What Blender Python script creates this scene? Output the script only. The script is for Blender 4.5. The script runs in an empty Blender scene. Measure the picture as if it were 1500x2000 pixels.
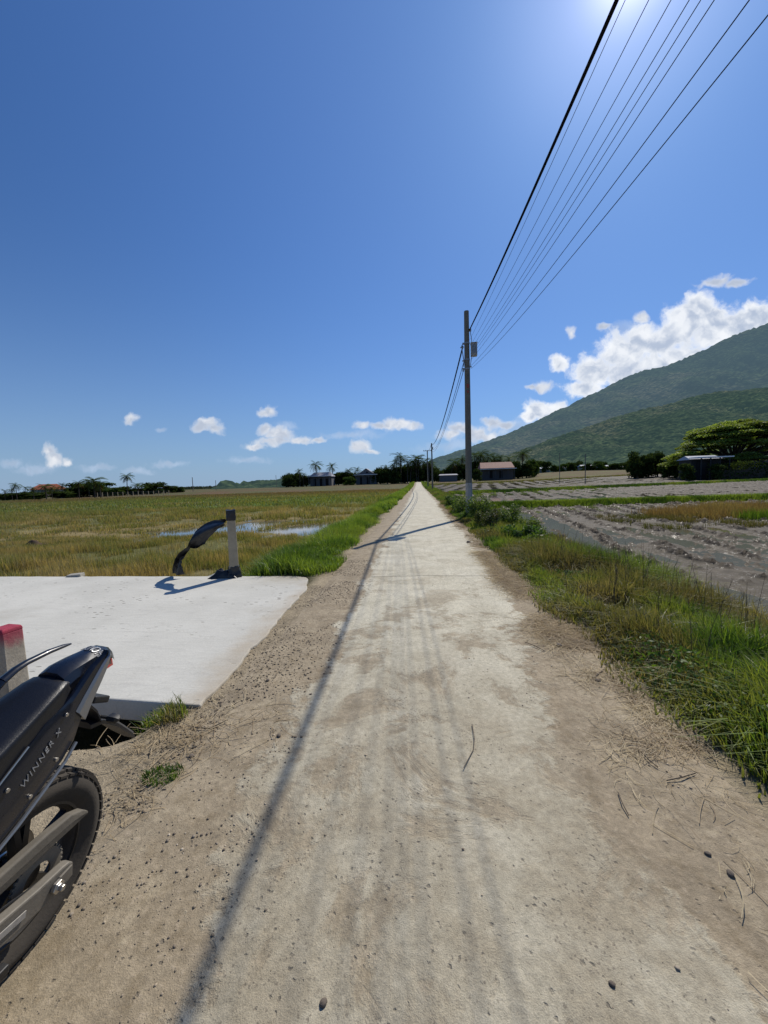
import bpy, math, random
import numpy as np
from mathutils import Vector, Matrix, Euler
rng = np.random.default_rng(7)
random.seed(7)
SC = bpy.context.scene
COL = SC.collection
R_ = math.radians

# ------------------------------------------------------------------ camera
CAM_H = 1.55
def cam_basis(yaw, pitch, roll):
    fw = np.array([-math.sin(yaw)*math.cos(pitch), math.cos(yaw)*math.cos(pitch), math.sin(pitch)])
    r = np.cross(fw, [0, 0, 1]); r /= np.linalg.norm(r)
    u = np.cross(r, fw)
    c, s = math.cos(roll), math.sin(roll)
    return c*r - s*u, s*r + c*u, fw
CR, CU, CF = cam_basis(R_(5.2), R_(-4.4), R_(1.8))
cam = bpy.data.cameras.new('camera')
cam.sensor_fit = 'VERTICAL'; cam.sensor_height = 36.0; cam.lens = 13.5
cam.clip_start = 0.05; cam.clip_end = 30000
cam_o = bpy.data.objects.new('camera', cam); COL.objects.link(cam_o)
m = Matrix.Identity(4)
for i in range(3):
    m[i][0] = CR[i]; m[i][1] = CU[i]; m[i][2] = -CF[i]
m[2][3] = CAM_H
cam_o.matrix_world = m
SC.camera = cam_o
SC.view_settings.view_transform = 'Standard'; SC.view_settings.look = 'None'
SC.view_settings.exposure = 0; SC.view_settings.gamma = 1

def ray(x, y):
    return CR*(x-750)/750 + CU*(1000-y)/750 + CF
def at_y(x, y, Y):                      # surveying help: the world point at depth Y on a sight line
    d = ray(x, y); t = Y/d[1]
    return np.array([0, 0, CAM_H]) + t*d

SUN_AZ, SUN_EL = R_(27.0), R_(46.0)     # azimuth from +Y toward +X
SUN_DIR = np.array([math.sin(SUN_AZ)*math.cos(SUN_EL), math.cos(SUN_AZ)*math.cos(SUN_EL), math.sin(SUN_EL)])

# ------------------------------------------------------------------ helpers
def tag(o, label=None, cat=None, group=None, kind=None):
    if label: o['label'] = label
    if cat: o['category'] = cat
    if group: o['group'] = group
    if kind: o['kind'] = kind
    return o
def link(name, me, mat=None, parent=None):
    o = bpy.data.objects.new(name, me); COL.objects.link(o)
    if mat is not None and len(me.materials) == 0: me.materials.append(mat)
    if parent is not None: o.parent = parent
    return o
def empty(name, loc=(0, 0, 0), rot=(0, 0, 0)):
    o = bpy.data.objects.new(name, None); COL.objects.link(o)
    o.location = loc; o.rotation_euler = rot; o.empty_display_size = .2
    return o
def copy_tree(o, parent=None):
    c = o.copy(); COL.objects.link(c)
    if parent is not None: c.parent = parent
    for ch in list(o.children): copy_tree(ch, c)
    return c

def fast_mesh(name, verts, loops, starts, totals, col=None):
    me = bpy.data.meshes.new(name)
    me.vertices.add(len(verts)); me.vertices.foreach_set('co', np.ascontiguousarray(verts, dtype=np.float32).ravel())
    me.loops.add(len(loops)); me.loops.foreach_set('vertex_index', np.ascontiguousarray(loops, dtype=np.int32))
    me.polygons.add(len(starts)); me.polygons.foreach_set('loop_start', np.ascontiguousarray(starts, dtype=np.int32))
    me.update(calc_edges=True)
    if col is not None:
        a = me.color_attributes.new('tint', 'FLOAT_COLOR', 'POINT')
        c4 = np.ones((len(verts), 4), np.float32); c4[:, :3] = col
        a.data.foreach_set('color', c4.ravel())
    return me
def grid_mesh(name, xs, ys, zf, colf=None, smooth=True):
    X, Y = np.meshgrid(xs, ys)
    Z = zf(X, Y)
    nx, ny = len(xs), len(ys)
    v = np.stack([X, Y, Z], -1).reshape(-1, 3)
    i = (np.arange(ny-1)[:, None]*nx + np.arange(nx-1)[None, :]).ravel()
    q = np.stack([i, i+1, i+1+nx, i+nx], -1)
    col = colf(X, Y, Z).reshape(-1, 3) if colf else None
    me = fast_mesh(name, v, q.ravel(), np.arange(len(q))*4, None, col)
    if smooth: me.shade_smooth()
    return me

def hash2(ix, iy, s):
    n = (ix.astype(np.int64)*374761393 + iy.astype(np.int64)*668265263 + s*1442695041) & 0x7fffffff
    n = ((n ^ (n >> 13))*1274126177) & 0x7fffffff
    n = (n ^ (n >> 16)) & 0x7fffffff
    return n/float(0x7fffffff)
def vnoise(x, y, s=0):
    x = np.asarray(x, float); y = np.asarray(y, float)
    ix = np.floor(x); iy = np.floor(y); fx = x-ix; fy = y-iy
    fx = fx*fx*(3-2*fx); fy = fy*fy*(3-2*fy)
    a = hash2(ix, iy, s); b = hash2(ix+1, iy, s); c = hash2(ix, iy+1, s); d = hash2(ix+1, iy+1, s)
    return (a*(1-fx)+b*fx)*(1-fy) + (c*(1-fx)+d*fx)*fy
def fbm(x, y, s=0, o=4):
    t = 0; a = .5; n = 0
    for k in range(o):
        t = t + a*vnoise(x*2**k+k*17.3, y*2**k-k*9.1, s+k); n += a; a *= .5
    return t/n
def ss(a, b, x):
    t = np.clip((np.asarray(x, float)-a)/(b-a), 0, 1)
    return t*t*(3-2*t)
def lerp(a, b, t): return a+(b-a)*t

class MB:
    """collects shapes into one mesh"""
    def __init__(s): s.v = []; s.f = []
    def add(s, vs, fs):
        n = len(s.v); s.v += [tuple(map(float, p)) for p in vs]; s.f += [tuple(n+i for i in f) for f in fs]; return s
    def box(s, c, d, M=None):
        x, y, z = d[0]/2, d[1]/2, d[2]/2
        vs = [Vector((sx*x, sy*y, sz*z)) for sx, sy, sz in ((-1,-1,-1),(1,-1,-1),(1,1,-1),(-1,1,-1),(-1,-1,1),(1,-1,1),(1,1,1),(-1,1,1))]
        if M is not None: vs = [M @ p for p in vs]
        vs = [p+Vector(c) for p in vs]
        return s.add(vs, [(0,3,2,1),(4,5,6,7),(0,1,5,4),(1,2,6,5),(2,3,7,6),(3,0,4,7)])
    def bar(s, a, b, w, h, up=(0, 0, 1)):
        a = Vector(a); b = Vector(b); d = (b-a); L = d.length; d.normalize()
        sd = d.cross(Vector(up)).normalized(); u2 = sd.cross(d)
        M = Matrix((d, sd, u2)).transposed()
        return s.box((a+b)/2, (L, w, h), M)
    def tube(s, pts, rad, n=8, cap=True, flat=1.0):
        pts = [Vector(p) for p in pts]; k = len(pts)
        if not hasattr(rad, '__len__'): rad = [rad]*k
        vs = []; prev = None
        for i, p in enumerate(pts):
            t = (pts[min(i+1, k-1)]-pts[max(i-1, 0)]).normalized()
            if prev is None:
                a = Vector((0, 0, 1)) if abs(t.z) < .9 else Vector((1, 0, 0))
                prev = t.cross(a).normalized()
            sd = (prev - t*prev.dot(t)).normalized(); u = t.cross(sd); prev = sd
            for j in range(n):
                an = 2*math.pi*j/n
                vs.append(p + sd*math.cos(an)*rad[i] + u*math.sin(an)*rad[i]*flat)
        fs = [(i*n+j, i*n+(j+1) % n, (i+1)*n+(j+1) % n, (i+1)*n+j) for i in range(k-1) for j in range(n)]
        if cap: fs += [tuple(range(n-1, -1, -1)), tuple((k-1)*n+j for j in range(n))]
        return s.add(vs, fs)
    def loft(s, secs, cap=True, closed=True):
        n = len(secs[0]); k = len(secs); vs = [p for sec in secs for p in sec]
        rg = range(n) if closed else range(n-1)
        fs = [(i*n+j, i*n+(j+1) % n, (i+1)*n+(j+1) % n, (i+1)*n+j) for i in range(k-1) for j in rg]
        if cap: fs += [tuple(range(n-1, -1, -1)), tuple((k-1)*n+j for j in range(n))]
        return s.add(vs, fs)
    def lathe(s, prof, n=24, axis='y', c=(0, 0, 0)):      # prof: (radius, offset along axis), closed ring profile
        k = len(prof); vs = []
        for i in range(n):
            a = 2*math.pi*i/n
            for r, h in prof:
                if axis == 'y': p = (r*math.cos(a), h, r*math.sin(a))
                elif axis == 'z': p = (r*math.cos(a), r*math.sin(a), h)
                else: p = (h, r*math.cos(a), r*math.sin(a))
                vs.append((p[0]+c[0], p[1]+c[1], p[2]+c[2]))
        fs = [(i*k+j, i*k+(j+1) % k, ((i+1) % n)*k+(j+1) % k, ((i+1) % n)*k+j) for i in range(n) for j in range(k)]
        return s.add(vs, fs)
    def prism(s, poly, M, th):                            # poly in 2D extruded along local z by th
        n = len(poly)
        vs = [M @ Vector((p[0], p[1], -th/2)) for p in poly] + [M @ Vector((p[0], p[1], th/2)) for p in poly]
        fs = [tuple(range(n-1, -1, -1)), tuple(range(n, 2*n))] + [(i, (i+1) % n, n+(i+1) % n, n+i) for i in range(n)]
        return s.add(vs, fs)
    def mesh(s, name, smooth=None):
        me = bpy.data.meshes.new(name); me.from_pydata(s.v, [], s.f); me.update()
        import bmesh
        b = bmesh.new(); b.from_mesh(me); bmesh.ops.recalc_face_normals(b, faces=b.faces); b.to_mesh(me); b.free()
        if smooth:
            me.shade_smooth(); me.set_sharp_from_angle(angle=R_(smooth))
        return me
    def build(s, name, mat, parent=None, smooth=None, bevel=None, subsurf=0):
        o = link(name, s.mesh(name, smooth), mat, parent)
        if bevel:
            b = o.modifiers.new('bevel', 'BEVEL'); b.width = bevel; b.segments = 2; b.limit_method = 'ANGLE'
        if subsurf:
            b = o.modifiers.new('subsurf', 'SUBSURF'); b.levels = subsurf; b.render_levels = subsurf
        return o

# ------------------------------------------------------------------ node helpers
class NT:
    def __init__(s, tree): s.t = tree; s.n = tree.nodes; s.l = tree.links
    def node(s, typ, **kw):
        n = s.n.new(typ)
        for k, v in kw.items(): setattr(n, k, v)
        return n
    def put(s, sock, v):
        if v is None: return
        if hasattr(v, 'is_output') or isinstance(v, bpy.types.NodeSocket): s.l.new(v, sock)
        elif isinstance(v, (tuple, list)) and len(v) == 3 and sock.type == 'RGBA': sock.default_value = (*v, 1)
        else: sock.default_value = v
    def math(s, op, a, b=None, c=None, clamp=False):
        n = s.node('ShaderNodeMath', operation=op); n.use_clamp = clamp
        s.put(n.inputs[0], a); s.put(n.inputs[1], b)
        if c is not None: s.put(n.inputs[2], c)
        return n.outputs[0]
    def vmath(s, op, a, b=None, scale=None):
        n = s.node('ShaderNodeVectorMath', operation=op)
        s.put(n.inputs[0], a); s.put(n.inputs[1], b)
        if scale is not None: s.put(n.inputs['Scale'], scale)
        return n.outputs['Value'] if op in ('LENGTH', 'DOT_PRODUCT', 'DISTANCE') else n.outputs[0]
    def mix(s, f, a, b, blend='MIX'):
        n = s.node('ShaderNodeMix', data_type='RGBA', blend_type=blend)
        s.put(n.inputs[0], f); s.put(n.inputs[6], a); s.put(n.inputs[7], b)
        return n.outputs[2]
    def noise(s, vec, scale, detail=4, rough=.55, dist=0., dim='3D', col=False):
        n = s.node('ShaderNodeTexNoise', noise_dimensions=dim)
        s.put(n.inputs['Vector'], vec); n.inputs['Scale'].default_value = scale
        n.inputs['Detail'].default_value = detail; n.inputs['Roughness'].default_value = rough; n.inputs['Distortion'].default_value = dist
        return n.outputs['Color'] if col else n.outputs[0]
    def voronoi(s, vec, scale, feature='F1', out='Distance', rand=1):
        n = s.node('ShaderNodeTexVoronoi', feature=feature)
        s.put(n.inputs['Vector'], vec); n.inputs['Scale'].default_value = scale; n.inputs['Randomness'].default_value = rand
        return n.outputs[out]
    def sstep(s, a, b, x):
        n = s.node('ShaderNodeMapRange', interpolation_type='SMOOTHSTEP')
        s.put(n.inputs[0], x); s.put(n.inputs[1], a); s.put(n.inputs[2], b)
        return n.outputs[0]
    def mapping(s, vec, scale=(1, 1, 1), loc=(0, 0, 0), rot=(0, 0, 0)):
        n = s.node('ShaderNodeMapping'); s.put(n.inputs[0], vec)
        n.inputs['Scale'].default_value = scale; n.inputs['Location'].default_value = loc; n.inputs['Rotation'].default_value = rot
        return n.outputs[0]
    def pos(s): return s.node('ShaderNodeNewGeometry').outputs['Position']
    def obj(s): return s.node('ShaderNodeTexCoord').outputs['Object']
    def sep(s, v):
        n = s.node('ShaderNodeSeparateXYZ'); s.put(n.inputs[0], v); return n.outputs
    def bump(s, h, strength=.3, dist=.02, normal=None):
        n = s.node('ShaderNodeBump'); s.put(n.inputs['Height'], h); n.inputs['Strength'].default_value = strength; n.inputs['Distance'].default_value = dist
        if normal is not None: s.put(n.inputs['Normal'], normal)
        return n.outputs[0]
    def attr(s, name='tint'): return s.node('ShaderNodeAttribute', attribute_name=name).outputs['Color']
def new_mat(name):
    mt = bpy.data.materials.new(name); mt.use_nodes = True
    nt = NT(mt.node_tree); p = nt.n['Principled BSDF']
    return mt, nt, p
def simple(name, col, rough=.6, metal=0., var=.15, scale=8., bump=0., coat=0., spec=.5):
    mt, nt, p = new_mat(name)
    o = nt.obj()
    n1 = nt.noise(o, scale, 5, .6)
    f = nt.math('MULTIPLY_ADD', n1, 2*var, 1-var)
    c = nt.vmath('SCALE', (*col,), scale=f)
    nt.put(p.inputs['Base Color'], c)
    n2 = nt.noise(o, scale*3, 4, .6)
    nt.put(p.inputs['Roughness'], nt.math('MULTIPLY_ADD', n2, .2, rough-.1, clamp=True))
    p.inputs['Metallic'].default_value = metal
    p.inputs['Specular IOR Level'].default_value = spec
    p.inputs['Coat Weight'].default_value = coat
    if bump: nt.put(p.inputs['Normal'], nt.bump(nt.noise(o, scale*6, 5, .65), bump, .01))
    return mt
def leaf_mat(name, trans=.45, gloss=.025, rough=.55):
    mt = bpy.data.materials.new(name); mt.use_nodes = True
    nt = NT(mt.node_tree); nt.n.clear()
    c = nt.attr()
    d = nt.node('ShaderNodeBsdfDiffuse'); nt.put(d.inputs[0], c)
    t = nt.node('ShaderNodeBsdfTranslucent')
    nt.put(t.inputs[0], nt.mix(1., c, (1.25, 1.2, .6), 'MULTIPLY'))
    mx = nt.node('ShaderNodeMixShader'); mx.inputs[0].default_value = trans
    nt.l.new(d.outputs[0], mx.inputs[1]); nt.l.new(t.outputs[0], mx.inputs[2])
    g = nt.node('ShaderNodeBsdfGlossy'); g.inputs[0].default_value = (1, 1, 1, 1); g.inputs['Roughness'].default_value = rough
    m2 = nt.node('ShaderNodeMixShader'); m2.inputs[0].default_value = gloss
    nt.l.new(mx.outputs[0], m2.inputs[1]); nt.l.new(g.outputs[0], m2.inputs[2])
    o = nt.node('ShaderNodeOutputMaterial'); nt.l.new(m2.outputs[0], o.inputs[0])
    return mt

# ------------------------------------------------------------------ light and sky
def build_world():
    w = bpy.data.worlds.new('World'); SC.world = w; w.use_nodes = True
    nt = NT(w.node_tree); nt.n.clear()
    sky = nt.node('ShaderNodeTexSky', sky_type='NISHITA')
    sky.sun_disc = False; sky.sun_elevation = SUN_EL; sky.sun_rotation = SUN_AZ
    sky.altitude = 10; sky.air_density = 1.0; sky.dust_density = 0.6; sky.ozone_density = 2.0
    dirv = nt.node('ShaderNodeTexCoord').outputs['Generated']
    nrm = nt.vmath('NORMALIZE', dirv)
    d3 = nt.sep(nrm)
    # colour of the clear sky
    base = nt.mix(1., sky.outputs[0], SKY_TINT, 'MULTIPLY')
    el = d3[2]
    hz = nt.math('POWER', nt.math('SUBTRACT', 1., nt.math('MAXIMUM', el, 0.)), 5.)
    base = nt.mix(nt.math('MULTIPLY', hz, .86), base, SKY_HAZE)
    # aureole round the sun
    cosang = nt.vmath('DOT_PRODUCT', nrm, tuple(SUN_DIR))
    ca = nt.math('MAXIMUM', cosang, 0.)
    g1 = nt.math('POWER', ca, 110.); g2 = nt.math('POWER', ca, 14.)
    base = nt.vmath('SCALE', base, scale=nt.math('DIVIDE', 1., nt.math('MULTIPLY_ADD', nt.math('POWER', ca, 8.), .8, 1.)))
    base = nt.vmath('ADD', base, nt.vmath('SCALE', (.062*K, .122*K, .30*K), scale=nt.math('POWER', ca, 4.)))
    glow = nt.vmath('ADD', nt.vmath('SCALE', (1., .9, .98), scale=nt.math('MULTIPLY', nt.math('POWER', ca, 900.), .8*K)), nt.vmath('ADD', nt.vmath('SCALE', (1.0, .86, 1.0), scale=nt.math('MULTIPLY', g1, GLOW1)),
                    nt.vmath('SCALE', (.85, .80, 1.0), scale=nt.math('MULTIPLY', g2, GLOW2))))
    base = nt.vmath('ADD', base, glow)
    # clouds: coordinates on the vertical plane y = 1
    yv = nt.math('MAXIMUM', d3[1], .02)
    gx = nt.math('DIVIDE', d3[0], yv); gz_ = nt.math('DIVIDE', d3[2], yv)
    cmb = nt.node('ShaderNodeCombineXYZ'); nt.put(cmb.inputs[0], gx); nt.put(cmb.inputs[1], gz_)
    p0 = cmb.outputs[0]
    def warp(p, sc, amp, seed):
        c = nt.noise(nt.vmath('ADD', p, (seed, seed*.7, seed*.3)), sc, 3, .55, col=True)
        return nt.vmath('ADD', p, nt.vmath('SCALE', nt.vmath('SUBTRACT', c, (.5, .5, .5)), scale=amp))
    p1 = warp(p0, 16., .045, 3.1)
    p1 = warp(p1, 60., .009, 7.7)
    def field(pp, blobs):
        acc = None
        for (cx, cy, rx, ry, wgt) in blobs:
            q = nt.vmath('MULTIPLY', nt.vmath('SUBTRACT', pp, (cx, cy, 0)), (1/rx, 1/ry, 0))
            v = nt.math('MULTIPLY_ADD', nt.vmath('LENGTH', q), -wgt, wgt)
            acc = v if acc is None else nt.math('SMOOTH_MAX', acc, v, .12)
        return acc
    bil = nt.math('SUBTRACT', 1., nt.voronoi(nt.vmath('SCALE', p1, scale=1.), 34., 'SMOOTH_F1'))
    fine = nt.noise(p1, 42., 6, .62)
    fine2 = nt.noise(p0, 17., 4, .6)
    body = nt.math('ADD', nt.math('MULTIPLY', fine, .75), nt.math('MULTIPLY', bil, .22))
    detail = nt.math('SUBTRACT', nt.math('ADD', body, nt.math('MULTIPLY', fine2, .45)), .78)
    def clouds(blobs, amp, soft, gmix, bright, grey, over, opa):
        D = nt.math('ADD', field(p1, blobs), nt.math('MULTIPLY', detail, amp))
        a = nt.math('MULTIPLY', nt.sstep(-.02, soft, D), opa)
        # lit from behind and above: thin edges white, thick interior grey, with billows
        inner = nt.sstep(.08, .75, D)
        relief = nt.math('SUBTRACT', nt.noise(p1, 19., 4, .5), nt.noise(nt.vmath('ADD', p1, (.009, .018, 0)), 19., 4, .5))
        bill = nt.sstep(-.16, .22, relief)
        shade = nt.math('MULTIPLY', inner, nt.math('MULTIPLY_ADD', bill, -.75, gmix), clamp=True)
        col = nt.mix(shade, bright, grey)
        return nt.mix(a, over, col)
    base = clouds(CLOUD_THIN, 1.3, .9, .5, CL_THIN, CL_GREY, base, .5)
    base = clouds(CLOUD_SMALL, 1.15, .72, .8, CL_WHITE, CL_GREY, base, .95)
    base = clouds(CLOUD_BIG, 1.05, .46, .98, CL_WHITE2, CL_GREY2, base, 1.)
    bg = nt.node('ShaderNodeBackground'); nt.put(bg.inputs[0], base); bg.inputs[1].default_value = SKY_STRENGTH
    out = nt.node('ShaderNodeOutputWorld'); nt.l.new(bg.outputs[0], out.inputs[0])
    w.cycles.sampling_method = 'MANUAL'; w.cycles.sample_map_resolution = 512

SKY_STRENGTH = 0.1
K = 1/SKY_STRENGTH
SKY_TINT = (.345, .605, .95)
SKY_HAZE = (.31*K, .435*K, .62*K)
GLOW1, GLOW2 = .22*K, .0
CL_WHITE = (.86*K, .88*K, .92*K); CL_GREY = (.40*K, .47*K, .60*K); CL_THIN = (.55*K, .66*K, .85*K)
CL_WHITE2 = (1.0*K, 1.02*K, 1.05*K); CL_GREY2 = (.45*K, .53*K, .68*K)
def cl(px, py, rx, ry, wgt=1.):                  # a cloud lobe surveyed from its bearing and height
    d = ray(px, py); return (d[0]/d[1], d[2]/d[1], rx/750*1.02, ry/750*1.02, wgt)
CLOUD_BIG = [cl(*a) for a in [
    (1165,725,55,38),(1140,760,48,22),(1215,690,58,48),(1255,665,45,40),(1290,670,60,45),(1330,640,52,55),(1362,600,34,36),(1350,625,45,45),
    (1395,640,60,50),(1440,640,60,42),(1480,615,60,36),(1540,610,60,40),(1600,600,90,50),(1235,730,70,40),(1330,700,70,40),(1290,720,80,40),
    (1092,712,24,17),(1050,800,38,26),(1080,805,40,22),(1035,815,25,18)]]
CLOUD_SMALL = [cl(*a) for a in [
    (1400,550,42,14),(1440,553,30,10),(1114,650,14,18),(1060,755,30,14),(1040,757,18,8),(1180,636,18,9),(1250,620,16,14),
    (400,830,30,20),(412,824,22,17),(392,836,26,15),(422,836,22,17),(517,806,22,13),(530,800,17,14),(255,817,24,14),(516,843,22,17),(540,850,36,20),(556,852,30,20),(585,858,30,10),(500,873,36,10),(540,862,60,12),
    (762,826,24,18),(782,830,26,18),(803,834,28,13),(740,833,30,10),(706,833,20,12),(703,874,28,17),(720,882,26,9),
    (97,880,22,20),(105,900,26,22),(130,905,22,14),(900,838,42,16),(930,842,40,16),(880,850,40,12),(965,825,30,16),(985,830,24,14),(950,850,50,16),(620,860,24,6)]]
CLOUD_THIN = [cl(*a) for a in [(70,915,80,18),(190,915,60,12),(330,905,50,10),(270,920,60,10),(1230,640,60,22),(480,900,60,10),(690,850,90,12),(880,870,90,14),
    (560,830,40,14),(315,838,16,7),(20,905,40,14),(1010,835,50,24)]]
build_world()
sun = bpy.data.lights.new('sun', 'SUN'); sun.energy = 4.7; sun.angle = R_(.45); sun.color = (1, .935, .83)
so = bpy.data.objects.new('sun', sun); COL.objects.link(so)
so.rotation_euler = Vector(SUN_DIR).to_track_quat('Z', 'Y').to_euler()

# ------------------------------------------------------------------ terrain
def bund1(x): return 28.3+.08*(x-7)
def bund2(x): return 58.9+.42*(x-9.4)
def field_edge(x): return 150+.25*np.clip(x, 0, 200)
def far_rise(x, y):
    r = 1.3*ss(110, 215, y)*(1-ss(60, 160, np.abs(x)))
    r = r + 5.5*ss(25, 125, x)*ss(100, 320, y)
    r = r + 2.0*ss(300, 900, y)
    return r
def gz(x, y):
    x = np.asarray(x, float); y = np.asarray(y, float)
    lf = -.52+.05*(vnoise(x*.35, y*.35, 3)-.5)+.06*(fbm(x*1.6, y*1.6, 4, 2)-.5)
    rf = -.62+0*x
    rd = 0*x - .012*np.clip(np.abs(x), 0, 1.6) 
    wob = .25*(vnoise(y*.35, x*0+3.3, 5)-.5)
    right = ss(1.6, 4.5, x+wob)
    left = ss(2.3, 3.9, -x+wob)
    z = rd + (rf-rd)*right
    z = np.where(x < 0, rd+(lf-rd)*left, z)
    # the little channel passing under the new slab
    ch = ss(-1.75, -2.3, x)*ss(2.0, 2.5, y)*(1-ss(5.9, 6.3, y))
    z = lerp(z, -.65, ch)
    # yard left of the lane, where the motorbike stands
    yard = (1-ss(1.75, 2.3, y))*ss(-1.5, -1.8, x)
    z = lerp(z, -.03+.03*(fbm(x*1.2, y*1.2, 9, 3)-.5), yard)
    # edge ruts and lumps of the dirt shoulder
    sh = np.exp(-((x+1.25)/.4)**2)*.02 + np.exp(-((x-1.5)/.25)**2)*.02
    z = z + sh*(fbm(x*3, y*3, 11, 4)-.5)*2
    # grassy banks between the paddies
    onr = ss(3.6, 4.6, x)
    z = z + onr*.30*np.exp(-((y-bund1(x))/.45)**2) + onr*.3*np.exp(-((y-bund2(x))/.9)**2)
    z = z + onr*.4*ss(0, 5, y-field_edge(x))
    onl = ss(3., 6., -x)
    z = z + onl*.28*np.exp(-((y-128+.08*x)/1.6)**2)
    pool = pool_mask(x, y)
    z = z - .10*pool
    return z + far_rise(x, y)
def pool_mask(x, y):
    u = (x+8.6)/6.4; v = (y-18.6)/5.0
    m = .50-(u*u+v*v) + 2.6*(fbm(x*.55, y*.75, 21, 4)-.5)
    m2 = 1-(((x+4.6)/1.5)**2+((y-7.4)/.9)**2) + .9*(fbm(x*1.1, y*1.1, 22, 3)-.5)
    return np.maximum(ss(0, .35, m), ss(0, .3, m2))*(x < -3.4)

def steps(*segs):
    out = []
    for a, b, st in segs: out += list(np.arange(a, b, st))
    return np.array(out)
gxs = np.concatenate([-np.geomspace(9000, 160, 18), steps((-150, -30, 4.), (-30, -4.2, .3), (-4.2, 5.0, .07), (5.0, 30, .35), (30, 150, 3.)), np.geomspace(150, 9000, 20)])
gys = np.concatenate([steps((-60, -6, 6.), (-6, -.5, .4), (-.5, 14, .075), (14, 35, .22), (35, 95, .5), (95, 400, 4.)), np.geomspace(400, 12000, 22)])

C = lambda *a: np.array(a, float)
DIRT = C(.298, .245, .165); SOIL = C(.13, .105, .07); OLIVE = C(.115, .115, .042); TAN = C(.21, .165, .075)
GREEN = C(.085, .14, .025); RUST = C(.17, .105, .05); GOLD = C(.105, .10, .032)
def left_field_col(x, y):
    n = fbm(x*.12, y*.12, 31, 4)[..., None]; n2 = fbm(x*.6, y*.5, 33, 3)[..., None]
    c = lerp(TAN, OLIVE, ss(.35, .62, n))
    g = (ss(26, 40, y)*(1-ss(70, 95, y)))[..., None]
    c = lerp(c, lerp(GREEN*.9, OLIVE, ss(.4, .7, n)), g)
    f = (ss(75, 105, y+10*(n[..., 0]-.5)))[..., None]
    c = lerp(c, lerp(RUST*.62, OLIVE*.72, ss(.3, .6, n)), f*.95)
    return c*(.75+.5*n2)
def ground_col(X, Y, Z):
    c = left_field_col(X, Y)
    n = fbm(X*.2, Y*.2, 41, 4)[..., None]
    far = lerp(GREEN*.7, OLIVE, n)
    gold = lerp(GOLD, RUST*.62, ss(.4, .65, n))
    r = lerp(SOIL*.7, SOIL, n)
    e = ss(-2, 4, Y-field_edge(X))[..., None]
    r = lerp(r, lerp(gold, OLIVE, ss(260, 330, Y)[..., None]), e)
    bk = np.maximum(np.exp(-((Y-bund1(X))/.5)**2), np.exp(-((Y-bund2(X))/1.)**2))[..., None]
    r = lerp(r, GREEN*.8, bk)
    c = np.where((X > 0)[..., None], r, c)
    c = lerp(c, far*.7, ss(330, 700, Y)[..., None])
    bank = (np.where(X > 0, 1-ss(3.4, 4.6, X), 1-ss(3.2, 4.2, -X)))[..., None]
    c = lerp(c, lerp(SOIL*.75, GREEN*.5, n), bank*(1-ss(200, 230, Y))[..., None])
    lane = np.where(X > 0, 1-ss(1.45, 1.85, X+.25*(fbm(X*2, Y*2, 43, 3)-.5)), 1-ss(1.6, 1.9, -X))[..., None]
    lane = np.maximum(lane, ((1-ss(2.1, 2.5, Y))*(X < 0))[..., None])
    c = lerp(c, DIRT, lane*(1-ss(190, 230, Y))[..., None])
    fl = pool_mask(X, Y)[..., None]
    c = lerp(c, SOIL*.5, fl)
    return c

gm, nt, p = new_mat('ground')
P = nt.pos()
n1 = nt.noise(P, 2.2, 6, .62); n2 = nt.noise(P, 26., 5, .7); n3 = nt.noise(P, 140., 3, .6)
f = nt.math('ADD', nt.math('MULTIPLY', nt.sstep(.3, .7, n1), .35), nt.math('ADD', nt.math('MULTIPLY', nt.sstep(.3, .7, n2), .45), nt.math('MULTIPLY', nt.sstep(.3, .7, n3), .25)))
f = nt.math('ADD', f, .45)
c = nt.vmath('SCALE', nt.attr(), scale=f)
nt.put(p.inputs['Base Color'], c); p.inputs['Roughness'].default_value = .95; p.inputs['Specular IOR Level'].default_value = .15
hgt = nt.math('ADD', nt.math('MULTIPLY', n2, .6), nt.math('ADD', nt.math('MULTIPLY', n3, .3), n1))
nt.put(p.inputs['Normal'], nt.bump(hgt, .8, .03))
ground = link('ground', grid_mesh('ground', gxs, gys, gz, ground_col), gm); tag(ground, 'flat farmland with dirt shoulders and paddies', kind='structure')

# ------------------------------------------------------------------ lane
def road_z(x, y): return .010 - .012*np.clip(np.abs(x), 0, 1.6) + far_rise(x, y)
rm, nt, p = new_mat('road concrete')
P = nt.pos(); s3 = nt.sep(P); x = s3[0]; y = s3[1]
big = nt.noise(P, .9, 5, .6); mid = nt.noise(P, 3.2, 6, .65, .4); fine = nt.noise(P, 30., 6, .7); grit = nt.noise(P, 210., 3, .65)
streak = nt.noise(nt.mapping(P, (5.5, .22, 1)), 1., 5, .6); streak2 = nt.noise(nt.mapping(P, (14., .35, 1)), 1., 4, .55)
fs = nt.sstep(.30, .70, fine); gs = nt.sstep(.30, .70, grit)
conc = nt.mix(nt.sstep(.35, .65, mid), (.525, .487, .375), (.43, .397, .30))
conc = nt.mix(nt.math('MULTIPLY', nt.sstep(.45, .7, big), .6), conc, (.56, .53, .425))
conc = nt.mix(nt.math('MULTIPLY', nt.sstep(.52, .76, streak), .28), conc, (.29, .26, .205))
conc = nt.mix(nt.math('MULTIPLY', nt.sstep(.54, .72, streak2), .16), conc, (.25, .225, .18))
dirt = nt.mix(nt.sstep(.3, .7, mid), (.335, .275, .187), (.238, .194, .132))
dirt = nt.mix(nt.math('MULTIPLY', nt.sstep(.45, .68, nt.noise(P, 9., 6, .7)), .55), dirt, (.175, .132, .076))
dirt = nt.mix(nt.math('MULTIPLY', nt.sstep(.52, .66, nt.noise(P, 5., 6, .7)), .4), dirt, (.43, .365, .25))
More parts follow.
